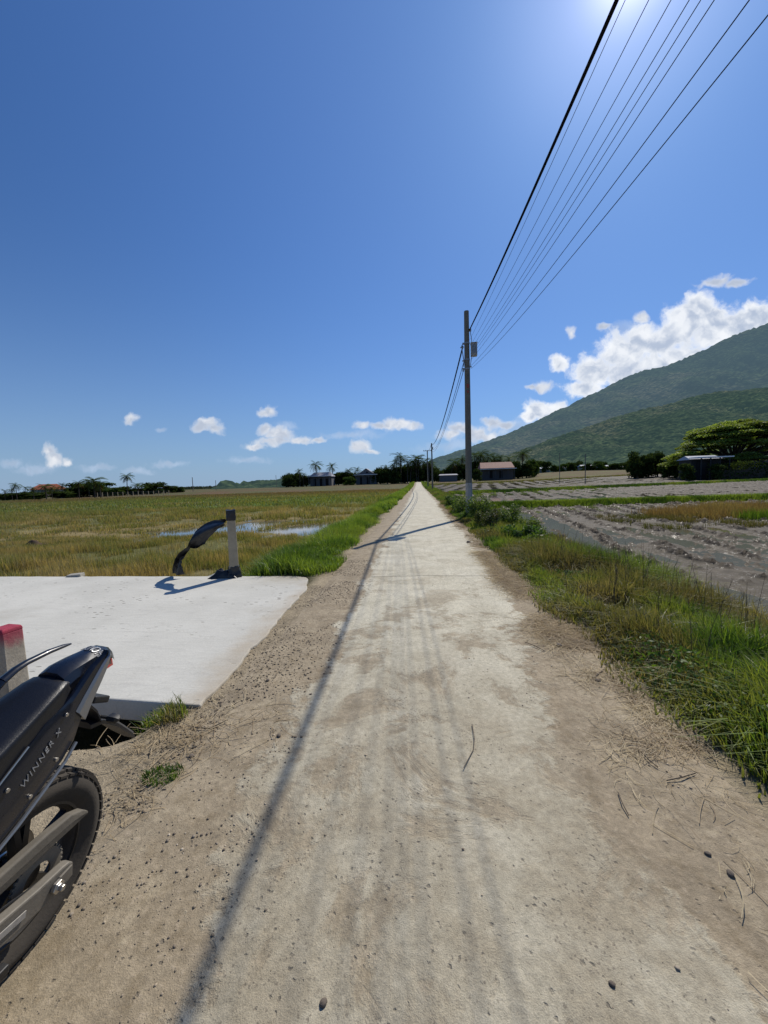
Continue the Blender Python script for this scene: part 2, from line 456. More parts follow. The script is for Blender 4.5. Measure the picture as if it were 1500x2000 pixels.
# concrete survives between two wandering edges
wob = nt.math('MULTIPLY', nt.math('SUBTRACT', nt.noise(P, 1.4, 6, .62), .5), 1.15)
redge = nt.math('MULTIPLY_ADD', nt.sstep(2.5, 7., y), .42, .86)
dr = nt.math('SUBTRACT', redge, nt.math('ADD', x, wob)); dl = nt.math('ADD', nt.math('ADD', x, .86), wob)
edge = nt.math('MINIMUM', dr, dl)
cov = nt.sstep(-.04, .07, nt.math('ADD', edge, nt.math('MULTIPLY', nt.math('SUBTRACT', nt.noise(P, 11., 6, .7), .5), .5)))
dust = nt.math('MULTIPLY', nt.sstep(.50, .585, nt.noise(P, 1.6, 8, .70, .5)), .66)
nearw = nt.math('SUBTRACT', 1., nt.sstep(3.0, 8.0, y))
near2 = nt.math('SUBTRACT', 1., nt.sstep(1.4, 5.0, y))
film = nt.math('MULTIPLY', near2, nt.math('MULTIPLY_ADD', nt.sstep(.35, .65, nt.noise(P, 2.4, 7, .68)), .55, .38))
conc = nt.mix(film, conc, (.30, .256, .178))
cov = nt.math('MULTIPLY', cov, nt.math('SUBTRACT', 1., nt.math('MULTIPLY', dust, nt.math('MULTIPLY_ADD', nearw, .95, .22))))
col = nt.mix(cov, dirt, conc)
# expansion joints and speckle
jt = nt.math('ABSOLUTE', nt.math('SUBTRACT', nt.math('FLOORED_MODULO', nt.math('ADD', nt.math('SUBTRACT', y, 3.25), nt.math('MULTIPLY', nt.noise(P, 5., 3, .6), .04)), 5.9), 2.95))
joint = nt.math('MULTIPLY', nt.math('SUBTRACT', 1., nt.sstep(.008, .022, jt)), cov)
col = nt.mix(nt.math('MULTIPLY', joint, .75), col, (.10, .085, .065))
sp = nt.math('MULTIPLY', nt.math('SUBTRACT', 1., nt.sstep(.08, .22, nt.voronoi(nt.vmath('ADD', P, nt.vmath('SCALE', nt.noise(P, 60., 3, .6, col=True), scale=.022)), 27.))), nt.sstep(.46, .56, nt.noise(P, 7., 3, .6)))
col = nt.mix(nt.math('MULTIPLY', sp, .6), col, (.11, .095, .075))
sp2 = nt.math('MULTIPLY', nt.math('SUBTRACT', 1., nt.sstep(.12, .24, nt.voronoi(P, 75.))), nt.sstep(.5, .6, nt.noise(P, 5., 3, .6)))
col = nt.mix(nt.math('MULTIPLY', sp2, .5), col, (.15, .13, .10))
col = nt.vmath('SCALE', col, scale=nt.math('ADD', nt.math('MULTIPLY', fs, .30), nt.math('MULTIPLY_ADD', gs, .22, .73)))
nt.put(p.inputs['Base Color'], col); p.inputs['Roughness'].default_value = .9; p.inputs['Specular IOR Level'].default_value = .25
sp3 = nt.math('MULTIPLY', nt.math('SUBTRACT', 1., nt.sstep(.14, .30, nt.voronoi(nt.vmath('ADD', P, nt.vmath('SCALE', nt.noise(P, 90., 3, .6, col=True), scale=.016)), 50.))), nt.sstep(.47, .60, nt.noise(P, 2.6, 4, .65)))
col = nt.mix(nt.math('MULTIPLY', sp3, .7), col, (.13, .11, .085))
col = nt.mix(nt.math('MULTIPLY', nt.math('MULTIPLY', nt.sstep(.58, .66, fine), nt.math('SUBTRACT', 1., cov)), .5), col, (.40, .33, .24))
nt.put(p.inputs['Base Color'], col)
h = nt.math('ADD', nt.math('MULTIPLY', cov, .5), nt.math('ADD', nt.math('MULTIPLY', fine, .55), nt.math('ADD', nt.math('MULTIPLY', grit, .30), nt.math('MULTIPLY', mid, .6))))
h = nt.math('SUBTRACT', h, nt.math('ADD', nt.math('MULTIPLY', joint, .8), nt.math('MULTIPLY', sp, .5)))
nt.put(p.inputs['Normal'], nt.bump(h, .6, .018))
rxs = np.linspace(-1.62, 1.62, 60); rys = np.concatenate([steps((-6, 14, .12), (14, 60, .5), (60, 236, 4))])
def rz(x, y):
    z = road_z(x, y)+.006
    e = ss(1.25, 1.62, np.abs(x))
    return z - .03*e*e + .006*(fbm(x*2.5, y*2.5, 13, 4)-.5)
road = link('road', grid_mesh('road', rxs, rys, rz), rm); tag(road, 'narrow dusty concrete lane', kind='structure')

# new white slab on the left
wm, nt, p = new_mat('new concrete')
P = nt.pos(); s3 = nt.sep(P)
a1 = nt.noise(P, 1.1, 5, .55); a2 = nt.noise(nt.mapping(P, (1.2, 5, 1)), 3., 5, .6); a3 = nt.noise(P, 60., 4, .6)
cc = nt.mix(nt.sstep(.3, .7, a1), (.525, .515, .462), (.455, .446, .398))
cc = nt.mix(nt.math('MULTIPLY', nt.sstep(.52, .7, a2), .35), cc, (.38, .37, .335))
vv = nt.voronoi(nt.mapping(P, (7., 16., 1)), 1.)
mk = nt.math('MULTIPLY', nt.math('SUBTRACT', 1., nt.sstep(.14, .23, vv)), nt.sstep(.50, .60, nt.noise(P, 1.3, 4, .6)))
cc = nt.mix(nt.math('MULTIPLY', mk, .92), cc, (.19, .175, .145))
ed = nt.sstep(-2.0, -1.5, nt.math('ADD', s3[0], nt.math('MULTIPLY', nt.math('SUBTRACT', nt.noise(P, 3., 5, .65), .5), .7)))
cc = nt.mix(nt.math('MULTIPLY', ed, .75), cc, (.36, .30, .215))
ed2 = nt.math('MULTIPLY', nt.sstep(5.5, 6.4, nt.math('ADD', s3[1], nt.math('MULTIPLY', nt.math('SUBTRACT', a2, .5), .8))), nt.sstep(-3.2, -2., s3[0]))
cc = nt.mix(nt.math('MULTIPLY', ed2, .7), cc, (.30, .25, .175))
crk = nt.voronoi(nt.vmath('ADD', P, nt.vmath('SCALE', nt.noise(P, 2.5, 4, .6, col=True), scale=.5)), .42, 'DISTANCE_TO_EDGE')
cc = nt.mix(nt.math('MULTIPLY', nt.math('SUBTRACT', 1., nt.sstep(.001, .004, crk)), .16), cc, (.24, .225, .19))
stn = nt.sstep(.55, .72, nt.noise(P, .8, 6, .65))
cc = nt.mix(nt.math('MULTIPLY', stn, .5), cc, (.36, .335, .28))
cc = nt.vmath('SCALE', cc, scale=nt.math('MULTIPLY_ADD', a3, .3, .85))
nt.put(p.inputs['Base Color'], cc); p.inputs['Roughness'].default_value = .85; p.inputs['Specular IOR Level'].default_value = .2
nt.put(p.inputs['Normal'], nt.bump(nt.math('ADD', nt.math('MULTIPLY', a2, 1.), nt.math('SUBTRACT', nt.math('MULTIPLY', a3, .3), mk)), .35, .012))
redge = [(-1.60,2.50),(-1.585,2.9),(-1.63,3.4),(-1.62,3.8),(-1.66,4.4),(-1.68,5.0),(-1.70,5.5),(-1.78,5.8),(-1.86,6.1),(-1.90,6.20)]
far_e = [(x_, 6.33-.032*(x_+3.3)+.025*(random.random()-.5)) for x_ in np.linspace(-2.1, -13, 60)]
redge = [(float(np.interp(y_, [q[1] for q in redge], [q[0] for q in redge]))+.03*(random.random()-.5), y_) for y_ in np.linspace(2.5, 6.2, 40)]
poly = [(-22, 6.95), (-22, 2.75)] + [(-6, 2.64), (-2.4, 2.56)] + redge + far_e
slab = MB().prism(poly, Matrix.Translation((0, 0, -.075)), .16).build('pavement', wm, bevel=.012)
tag(slab, 'new white concrete slab crossing the ditch', kind='structure')

# ------------------------------------------------------------------ water and mud
watm, nt, p = new_mat('water')
p.inputs['IOR'].default_value = 1.7; p.inputs['Base Color'].default_value = (.085, .078, .062, 1); p.inputs['Roughness'].default_value = .04; p.inputs['Specular IOR Level'].default_value = .6
wv = nt.noise(nt.pos(), 3.5, 3, .5); nt.put(p.inputs['Normal'], nt.bump(wv, .06, .02))
def water_mat(name, base, ior):
    m_ = watm.copy(); m_.name = name
    q = m_.node_tree.nodes['Principled BSDF']; q.inputs['Base Color'].default_value = (*base, 1); q.inputs['IOR'].default_value = ior
    return m_
silt = water_mat('silty water', (.115, .10, .075), 2.1)
pale = water_mat('pale water', (.10, .095, .075), 1.6)
water = link('water', grid_mesh('water', np.linspace(-16, -3.4, 6), np.linspace(6.9, 28, 6), lambda x, y: -.555+0*x), pale)
tag(water, 'shallow water standing among the stubble', kind='structure')
water2 = link('water', grid_mesh('water', np.concatenate([np.linspace(3.9, 60, 8), np.linspace(70, 420, 8)]), np.linspace(-4, 205, 30), lambda x, y: -.52+far_rise(x, y)), silt)
tag(water2, 'sheet of water over the ploughed paddies', kind='structure')
mudm, nt, p = new_mat('wet mud')
P = nt.pos(); b1 = nt.noise(P, 3., 5, .65); b2 = nt.noise(P, 17., 5, .7); b3 = nt.noise(P, 70., 3, .6)
mc = nt.mix(nt.sstep(.35, .65, b1), (.060, .049, .035), (.098, .082, .060))
hz_ = nt.sstep(.015, .06, nt.attr('dry'))
mc = nt.mix(nt.math('MULTIPLY', hz_, .85), mc, (.05, .039, .028))
mc = nt.vmath('SCALE', mc, scale=nt.math('MULTIPLY_ADD', b2, .7, .65))
nt.put(p.inputs['Base Color'], mc)
glint = nt.math('MULTIPLY', nt.sstep(.56, .62, nt.noise(P, 9., 3, .6)), nt.sstep(.5, .58, b3))
nt.put(p.inputs['Roughness'], nt.math('SUBTRACT', .75, nt.math('MULTIPLY', glint, .38)))
nt.put(p.inputs['Specular IOR Level'], nt.math('MULTIPLY_ADD', glint, .20, .10))
nt.put(p.inputs['Normal'], nt.bump(nt.math('ADD', nt.math('MULTIPLY', b2, nt.math('MULTIPLY_ADD', hz_, 1., .25)), nt.math('MULTIPLY', b3, .35)), .5, .03))
def mud_z(clod, row, lvl, rowamp, edge=False):
    def f(x, y):
        # plough rows roughly along the lane, with clods thrown up on their crests
        w = x-.17*y + .5*(vnoise(x*.5, y*.5, 51)-.5)
        rows = (.5+.5*np.cos(2*math.pi*w/row))
        n1 = fbm(x/clod, y/clod*.8, 53, 4); n2 = fbm(x/(clod*.26), y/(clod*.26), 57, 4); n3 = fbm(x*.22, y*.22, 58, 3)
        z = lvl + rowamp*rows**5*ss(.30, .52, n1)*ss(.28, .66, n2) + .07*ss(.58, .75, n2)*ss(.5, .66, n1) + .06*(n3-.5) + .012*(rows-.5) + .012*(n1-.5)
        if edge: z = z - .10*(1-ss(.2, 1.1, x-(4.55+.35*(vnoise(y*.6, y*0, 59)-.5)+.10*np.clip(y-9, 0, 20))))*(1-ss(20, 27, y))
        return z + far_rise(x, y)
    return f
def mud(xs, ys, zf, mask, label):
    X, Y = np.meshgrid(xs, ys); Z = zf(X, Y); K_ = mask(X, Y)
    nx = len(xs); ny = len(ys)
    v = np.stack([X, Y, Z], -1).reshape(-1, 3)
    i = (np.arange(ny-1)[:, None]*nx + np.arange(nx-1)[None, :]).ravel()
    i = i[K_.ravel()[i]]
    q = np.stack([i, i+1, i+1+nx, i+nx], -1)
    dry = np.clip((Z - far_rise(X, Y) + .495), 0, 1).reshape(-1)
    me = fast_mesh('mud', v, q.ravel(), np.arange(len(q))*4, None)
    at = me.attributes.new('dry', 'FLOAT', 'POINT'); at.data.foreach_set('value', dry.astype(np.float32))
    me.shade_smooth()
    o = link('mud', me, mudm); tag(o, label, kind='structure')
mud(np.arange(3.6, 42, .065), np.arange(3, 28.2, .065), mud_z(.45, 1.25, -.509, .145, True), lambda x, y: (y < bund1(x)-.2), 'near ploughed mud in rows')
mud(np.arange(3.6, 110, .27), np.arange(27, 92, .22), mud_z(1.0, 2.0, -.532, .16), lambda x, y: (y > bund1(x)+.2) & (y < bund2(x)-.5), 'ploughed wet paddy behind the near bank')
mud(np.arange(3.6, 300, 1.), np.arange(56, 230, .6), mud_z(1.8, 4., -.53, .18), lambda x, y: (y > bund2(x)+.5) & (y < field_edge(x)), 'far ploughed wet paddy')

# ------------------------------------------------------------------ grass
def blades(name, pos, h, w, col, bend=.35, label=None, mat=None, windx=-.15, parent=None, base_dark=.75):
    n = len(pos)
    a = rng.uniform(0, 2*math.pi, n); b = rng.uniform(0, 2*math.pi, n)
    h = np.broadcast_to(np.asarray(h, float), n); w = np.broadcast_to(np.asarray(w, float), n)
    bd = np.abs(rng.normal(0, bend, n))
    sx = np.cos(a)*w/2; sy = np.sin(a)*w/2
    bx = (np.cos(b)*bd+windx*.6)*h; by = np.sin(b)*bd*h
    zz = np.zeros(n)
    z1 = h*.55; z2 = h*np.sqrt(np.clip(1-.5*bd**2, .25, 1))
    v = np.empty((n, 5, 3))
    v[:, 0] = pos + np.stack([-sx, -sy, zz-.01], -1); v[:, 1] = pos + np.stack([sx, sy, zz-.01], -1)
    v[:, 2] = pos + np.stack([bx*.35-sx*.8, by*.35-sy*.8, z1], -1); v[:, 3] = pos + np.stack([bx*.35+sx*.8, by*.35+sy*.8, z1], -1)
    v[:, 4] = pos + np.stack([bx, by, z2], -1)
    k = np.arange(n)[:, None]*5
    lp = np.concatenate([k+0, k+1, k+3, k+2, k+2, k+3, k+4], 1)
    st = (np.arange(n)[:, None]*7 + np.array([[0, 4]])).ravel()
    cc = np.repeat(np.asarray(col, float)[:, None, :], 5, 1)
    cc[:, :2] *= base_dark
    me = fast_mesh(name, v.reshape(-1, 3), lp.ravel(), st, None, cc.reshape(-1, 3))
    o = link(name, me, mat or GRASS_M, parent)
    if label: tag(o, label, kind='stuff')
    return o
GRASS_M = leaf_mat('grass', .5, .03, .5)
DRY_M = leaf_mat('dry grass', .35, .015, .6)
def scatter(n, x0, x1, y0, y1, dens=None):
    """n candidate points (uniform), thinned by dens(x,y) in 0..1"""
    x = rng.uniform(x0, x1, n); y = rng.uniform(y0, y1, n)
    if dens is not None:
        k = rng.uniform(0, 1, n) < dens(x, y); x = x[k]; y = y[k]
    return np.stack([x, y, gz(x, y)], -1)
def tint(pos, pal, sc=.8, seed=61, jit=.25):
    n = len(pos)
    t = fbm(pos[:, 0]*sc, pos[:, 1]*sc, seed, 3) + rng.normal(0, .10, n)
    t = np.clip((t-.3)/.4, 0, .999)*(len(pal)-1)
    i = t.astype(int); f = (t-i)[:, None]; pal = np.array(pal)
    c = pal[i]*(1-f) + pal[np.minimum(i+1, len(pal)-1)]*f
    return c*rng.uniform(1-jit, 1+jit, n)[:, None]
BRIGHT = [(.06, .12, .014), (.13, .22, .022), (.21, .30, .035), (.17, .24, .035)]
FRESH = [(.035, .075, .012), (.075, .14, .018), (.14, .22, .028), (.18, .215, .045)]
STUB = [(.36, .28, .13), (.27, .22, .09), (.13, .14, .035), (.22, .23, .06), (.11, .135, .03), (.33, .26, .11)]
FIELDG = [(.24, .21, .075), (.15, .17, .04), (.11, .155, .028), (.20, .20, .055)]
BROWN = [(.19, .145, .07), (.14, .11, .05), (.09, .095, .03), (.25, .19, .10)]

# left field, standing stubble in clumps
def clump(x, y, s, sc): return ss(.36, .58, fbm(x*sc, y*sc, s, 3))
def dl(x, y):
    d = (.06+.94*clump(x, y, 71, .9))*(x > -1.35*y-2)*(1-.86*pool_mask(x, y))
    return d*np.where(x > -3.3, .35, 1)
ps = scatter(150000, -18, -2.3, 6.9, 16, dl)
hh = rng.uniform(.2, .46, len(ps))*(.1+1.4*fbm(ps[:, 0]*.9, ps[:, 1]*.9, 73, 3))*lerp(1, .55, ss(10, 14, ps[:, 1]))
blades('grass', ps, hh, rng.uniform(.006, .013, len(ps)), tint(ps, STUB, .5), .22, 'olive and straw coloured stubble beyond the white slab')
ps = scatter(170000, -46, -2.8, 16, 36, lambda x, y: dl(x, y)*(x > -1.35*y))
hh = rng.uniform(.2, .46, len(ps))*(.1+1.4*fbm(ps[:, 0]*.6, ps[:, 1]*.6, 74, 3))*lerp(.55, 1, ss(19, 25, ps[:, 1]))
cc = tint(ps, STUB, .3); g2 = tint(ps, FIELDG, .3); k = .85*ss(26, 40, ps[:, 1]+10*(fbm(ps[:, 0]*.1, ps[:, 1]*.1, 75, 2)-.5))[:, None]
blades('grass', ps, hh, rng.uniform(.012, .028, len(ps)), lerp(cc, g2, k), .25, 'mixed green and brown paddy growth around the pool')
ps = scatter(130000, -130, -2.8, 36, 110, lambda x, y: (.4+.6*clump(x, y, 76, .4))*(x > -1.35*y))
hh = rng.uniform(.15, .36, len(ps))
cf = tint(ps, FIELDG, .12); cb = tint(ps, [(.16, .12, .05), (.18, .13, .055), (.14, .15, .045)], .1); k = ss(62, 92, ps[:, 1])[:, None]
blades('grass', ps, hh, rng.uniform(.04, .10, len(ps)), lerp(cf, cb, k), .3, 'green band of young rice across the left field')
# left verge
def dv(x, y): return ss(-1.55, -1.95, x+.75*(fbm(y*.7, y*0+2, 81, 3)-.5))*(1-ss(-2.9, -4.2, x+1.0*(fbm(y*.5, y*0, 82, 2)-.5)))*(.1+.9*clump(x, y, 89, 1.3))
ps = scatter(190000, -4.4, -1.5, 6.35, 20, dv)
hh = rng.uniform(.10, .30, len(ps))*(.25+1.5*fbm(ps[:, 0]*1.5, ps[:, 1]*1.5, 83, 3))*(.45+.75*ss(-1.6, -2.3, ps[:, 0]))
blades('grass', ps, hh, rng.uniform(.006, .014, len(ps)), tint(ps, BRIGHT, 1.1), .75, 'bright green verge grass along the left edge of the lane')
ps = scatter(110000, -4.6, -1.4, 20, 75, dv)
hh = rng.uniform(.15, .42, len(ps))*(.5+fbm(ps[:, 0]*.8, ps[:, 1]*.8, 84, 3))
blades('grass', ps, hh, rng.uniform(.018, .045, len(ps)), tint(ps, BRIGHT, .6), .5, 'green verge grass farther along the left of the lane')
ps = scatter(30000, -4.6, -1.5, 75, 205, dv)
blades('grass', ps, rng.uniform(.2, .6, len(ps)), rng.uniform(.06, .14, len(ps)), tint(ps, BRIGHT, .3)*.85, .5, 'verge grass at the far end of the lane on its left')
# right verge
def dr_(x, y):
    e = ss(1.42, 1.78, x+.28*(fbm(y*1.1, y*0+5, 85, 3)-.5)-.22*(1-ss(1., 3.2, y)))
    return e*(1-ss(4.0, 4.8, x+.6*(fbm(y*.5, y*0+8, 86, 2)-.5)))*(.30+.70*clump(x, y, 90, 1.5))
def rv_h(ps):
    x, y = ps[:, 0], ps[:, 1]
    hb = fbm(x*1.3, y*1.3, 87, 3)
    return (.02+1.6*hb)*(.30+.85*ss(1.55, 2.4, x))*(1+.25*np.exp(-((y-5.4)/1.7)**2)*ss(1.9, 2.5, x))
def rv_col(ps, sc):
    g = tint(ps, FRESH, sc); b = tint(ps, BROWN, sc*1.2, 93)
    x, y = ps[:, 0], ps[:, 1]
    k = ss(.47, .62, fbm(x*.7, y*.55, 88, 3)+.12*np.exp(-((y-5.2)/1.6)**2)*(x > 2.0))
    k = .9*k*ss(1.6, 3.2, y)
    return lerp(g, b, (.85*k)[:, None])
ps = scatter(230000, 1.3, 4.9, .2, 8, dr_)
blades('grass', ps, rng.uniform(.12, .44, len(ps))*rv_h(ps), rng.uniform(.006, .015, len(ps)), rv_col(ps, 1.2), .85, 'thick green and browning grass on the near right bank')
ps = scatter(170000, 1.3, 4.9, 8, 22, dr_)
blades('grass', ps, rng.uniform(.18, .46, len(ps))*rv_h(ps), rng.uniform(.008, .02, len(ps)), rv_col(ps, .8), .5, 'bank grass on the right before the utility pole')
ps = scatter(80000, 1.3, 5.2, 22, 75, dr_)
blades('grass', ps, rng.uniform(.18, .42, len(ps))*rv_h(ps), rng.uniform(.02, .05, len(ps)), rv_col(ps, .5)*.9, .5, 'bank grass on the right beyond the utility pole')
ps = scatter(26000, 1.3, 6, 75, 205, dr_)
blades('grass', ps, rng.uniform(.2, .6, len(ps)), rng.uniform(.06, .14, len(ps)), tint(ps, FRESH, .3), .5, 'verge grass at the far end of the lane on its right')
# paddy banks
def bank_pts(n, x0, x1, fn, wid):
    x = x0+(x1-x0)*rng.uniform(0, 1, n)**1.4; y = fn(x)+rng.normal(0, wid, n)
    return np.stack([x, y, gz(x, y)], -1)
ps = bank_pts(60000, 4.2, 55, bund1, .36)
blades('grass', ps, rng.uniform(.14, .38, len(ps)), rng.uniform(.015, .035, len(ps)), tint(ps, BRIGHT, .6)*.9, .45, 'green grass on the nearer bank between the paddies')
ps = bank_pts(40000, 4.5, 120, bund2, .7)
blades('grass', ps, rng.uniform(.18, .42, len(ps)), rng.uniform(.04, .08, len(ps)), tint(ps, FRESH, .4), .45, 'green grass on the farther bank between the paddies')
ps = bank_pts(12000, 4.5, 190, lambda x: field_edge(x)+2, 1.)
blades('grass', ps, rng.uniform(.2, .5, len(ps)), rng.uniform(.1, .2, len(ps)), tint(ps, [(.15, .13, .045), (.10, .12, .03)], .1), .45, 'grass edging the golden field')
# dry reddish patch standing in the mud
def patch(x, y):
    u = (x-17.5)/6.6; v = (y-19.5)/4.2
    return ss(0, .5, 1-(u*u+v*v)+1.2*(fbm(x*.6, y*.6, 95, 3)-.5))
ps = scatter(70000, 10.5, 30, 14, 26, patch); ps[:, 2] = -.55
g = ss(.5, .62, fbm(ps[:, 0]*.35+4, ps[:, 1]*.35, 96, 3))[:, None]
blades('grass', ps, rng.uniform(.25, .6, len(ps)), rng.uniform(.012, .026, len(ps)), lerp(tint(ps, [(.24, .165, .075), (.19, .13, .055), (.26, .20, .085)], .5), tint(ps, BRIGHT, .5), g), .3, 'rust brown dry grass standing in the ploughed mud', DRY_M)
ps = scatter(9000, 8.5, 13, 15, 20, lambda x, y: ss(.55, .65, fbm(x*.8, y*.8, 97, 3))); ps[:, 2] = -.54
blades('grass', ps, rng.uniform(.12, .3, len(ps)), rng.uniform(.01, .022, len(ps)), tint(ps, [(.15, .12, .05), (.1, .11, .03)], .8), .35, 'low olive tufts left among the mud rows', DRY_M)
# tufts by the slab corner and beside the wheel
def tuft(cx, cy, r, n, h, pal, label, zz=None):
    a = rng.uniform(0, 2*math.pi, n); q = r*np.sqrt(rng.uniform(0, 1, n))
    x = cx+q*np.cos(a); y = cy+q*np.sin(a)*.7
    ps = np.stack([x, y, gz(x, y) if zz is None else 0*x+zz], -1)
    blades('grass', ps, rng.uniform(.4, 1, n)*h, rng.uniform(.004, .009, n), tint(ps, pal, 3), .6, label)
tuft(-1.80, 2.40, .17, 330, .13, FRESH+[(.22, .19, .08)], 'small green tuft at the corner of the white slab')
tuft(-1.42, 1.86, .11, 300, .06, FRESH, 'little green weed tuft beside the motorbike tyre')
def on_road(x, y): return np.stack([x, y, np.maximum(gz(x, y), np.where(np.abs(x) < 1.6, rz(x, y), -9))], -1)
# dead straw lying along the edges
def straw(name, pos, L, wd, pal, label, lift=.0):
    n = len(pos); K5 = 5
    a = rng.uniform(0, 2*math.pi, n); curv = rng.normal(0, 1.1, n)
    L = np.broadcast_to(L, n)
    pts = np.zeros((n, K5, 3)); ang = a.copy(); cur = on_road(pos[:, 0], pos[:, 1]); cur[:, 2] += rng.uniform(.003, .018, n)+lift
    tilt = rng.normal(0, .10, n)
    for k in range(K5):
        pts[:, k] = cur
        st = L/(K5-1)
        cur = cur + np.stack([np.cos(ang)*st, np.sin(ang)*st, tilt*st*(1-k*.5)], -1); ang = ang + curv/(K5-1)
    sd = np.stack([-np.sin(a), np.cos(a), rng.uniform(-.5, .5, n)], -1)*(wd/2)[:, None]
    v = np.stack([pts-sd[:, None], pts+sd[:, None]], 2).reshape(n, K5*2, 3)
    k = np.arange(n)[:, None]*(K5*2)
    lp = np.concatenate([np.concatenate([k+2*j, k+2*j+1, k+2*j+3, k+2*j+2], 1) for j in range(K5-1)], 1)
    cc = np.repeat(tint(pos, pal, 2.)[:, None, :], K5*2, 1)
    me = fast_mesh(name, v.reshape(-1, 3), lp.ravel(), np.arange(n*(K5-1))*4, None, cc.reshape(-1, 3))
    o = link(name, me, DRY_M); tag(o, label, kind='stuff')
STRAW = [(.38, .30, .19), (.47, .38, .25), (.22, .16, .105), (.52, .44, .30)]
def ds(x, y): return np.exp(-((x-1.46-.2*(fbm(y*1.1, y*0+5, 85, 3)-.5)+.12*(1-ss(1., 3.2, y)))/.21)**2)*ss(.3, .55, fbm(x*1.5, y*1.5, 99, 3))*(.04+.96*ss(1.6, 2.4, y))
ps = scatter(170000, .9, 2.2, .9, 9, ds)
straw('straw', ps, rng.uniform(.04, .22, len(ps)), rng.uniform(.0014, .0034, len(ps)), STRAW, 'dead straw littering the right edge of the lane')
ps = scatter(12000, 1.2, 2.2, 9, 26, ds)
straw('straw', ps, rng.uniform(.08, .3, len(ps)), rng.uniform(.004, .009, len(ps)), [c for c in [(.22, .16, .10), (.26, .2, .12)]], 'dry litter under the right bank farther on')
def ds2(x, y): return np.exp(-(((x+1.55)/.28)**2+((y-2.2)/.22)**2))+.7*np.exp(-(((x+1.48)/.10)**2+((y-1.72)/.2)**2))+.25*np.exp(-(((x+1.05)/.12)**2+((y-2.35)/.12)**2))
ps = scatter(3600, -2.3, -.8, 1.2, 2.7, ds2)
straw('straw', ps, rng.uniform(.04, .24, len(ps)), rng.uniform(.002, .004, len(ps)), STRAW, 'dry stems scattered by the slab corner')
def ds3(x, y): return .07*np.exp(-((x+1.72)/.2)**2)
ps = scatter(20000, -2.3, -1.2, 6.3, 22, ds3)
straw('straw', ps, rng.uniform(.06, .22, len(ps)), rng.uniform(.003, .006, len(ps)), STRAW, 'dry litter along the left verge')

# ------------------------------------------------------------------ gravel
def pebbles(name, pos, size, pal, label, mat):
    n = len(pos)
    base = np.array([(-1,-1,-1),(1,-1,-1),(1,1,-1),(-1,1,-1),(-1,-1,1),(1,-1,1),(1,1,1),(-1,1,1)], float)*.5
    v = base[None]*rng.uniform(.6, 1.1, (n, 8, 3))
    v = v*(size[:, None, None])*np.array([1, 1, .7])
    a = rng.uniform(0, 6.28, n); c, s = np.cos(a), np.sin(a)
    v = np.stack([v[..., 0]*c[:, None]-v[..., 1]*s[:, None], v[..., 0]*s[:, None]+v[..., 1]*c[:, None], v[..., 2]], -1)
    v = v + pos[:, None]
    q = np.array([0,3,2,1,4,5,6,7,0,1,5,4,1,2,6,5,2,3,7,6,3,0,4,7])
    lp = (np.arange(n)[:, None]*8+q[None]).ravel()
    cc = np.repeat(tint(pos, pal, 2., jit=.4)[:, None, :], 8, 1).reshape(-1, 3)
    me = fast_mesh(name, v.reshape(-1, 3), lp, np.arange(n*6)*4, None, cc)
    o = link(name, me, mat); tag(o, label, kind='stuff')
pm, nt, p = new_mat('pebble'); nt.put(p.inputs['Base Color'], nt.attr()); p.inputs['Roughness'].default_value = .9
def dpeb(x, y): return .06+.9*np.exp(-((x+1.25)/.28)**2)+.45*np.exp(-((x-1.3)/.25)**2)
x = rng.uniform(-1.75, 1.7, 42000); y = .6+rng.uniform(0, 1, 42000)**1.5*10; k = rng.uniform(0, 1, 42000) < dpeb(x, y)
k &= fbm(x*1.5, y*1.5, 101, 3) > .52
x, y = x[k], y[k]
pebbles('gravel', on_road(x, y), .003+.011*rng.uniform(0, 1, len(x))**8, [(.22, .18, .125), (.30, .245, .175), (.15, .12, .09), (.36, .31, .24)], 'loose grit and pebbles on the lane', pm)
x = rng.uniform(-2.6, -.7, 15000); y = rng.uniform(.8, 2.3, 15000); k = (fbm(x*2, y*2, 108, 3) > .48) & (rng.uniform(0, 1, 15000) < .42); x, y = x[k], y[k]
pebbles('gravel', on_road(x, y), .002+.010*rng.uniform(0, 1, len(x))**9, [(.22, .18, .125), (.30, .245, .175), (.15, .12, .09)], 'grit around the motorbike wheel', pm)
x = rng.uniform(-1.66, -.75, 9000); y = 1.6+rng.uniform(0, 1, 9000)**1.2*6; k = (fbm(x*1.8, y*1.8, 107, 3) > .46) & (rng.uniform(0, 1, 9000) < .25+.75*ss(-.8, -1.1, x)); x, y = x[k], y[k]
pebbles('gravel', on_road(x, y), .005+.013*rng.uniform(0, 1, len(x))**4, [(.17, .135, .09), (.24, .19, .125), (.11, .085, .06)], 'coarse brown gravel on the shoulder between slab and lane', pm)

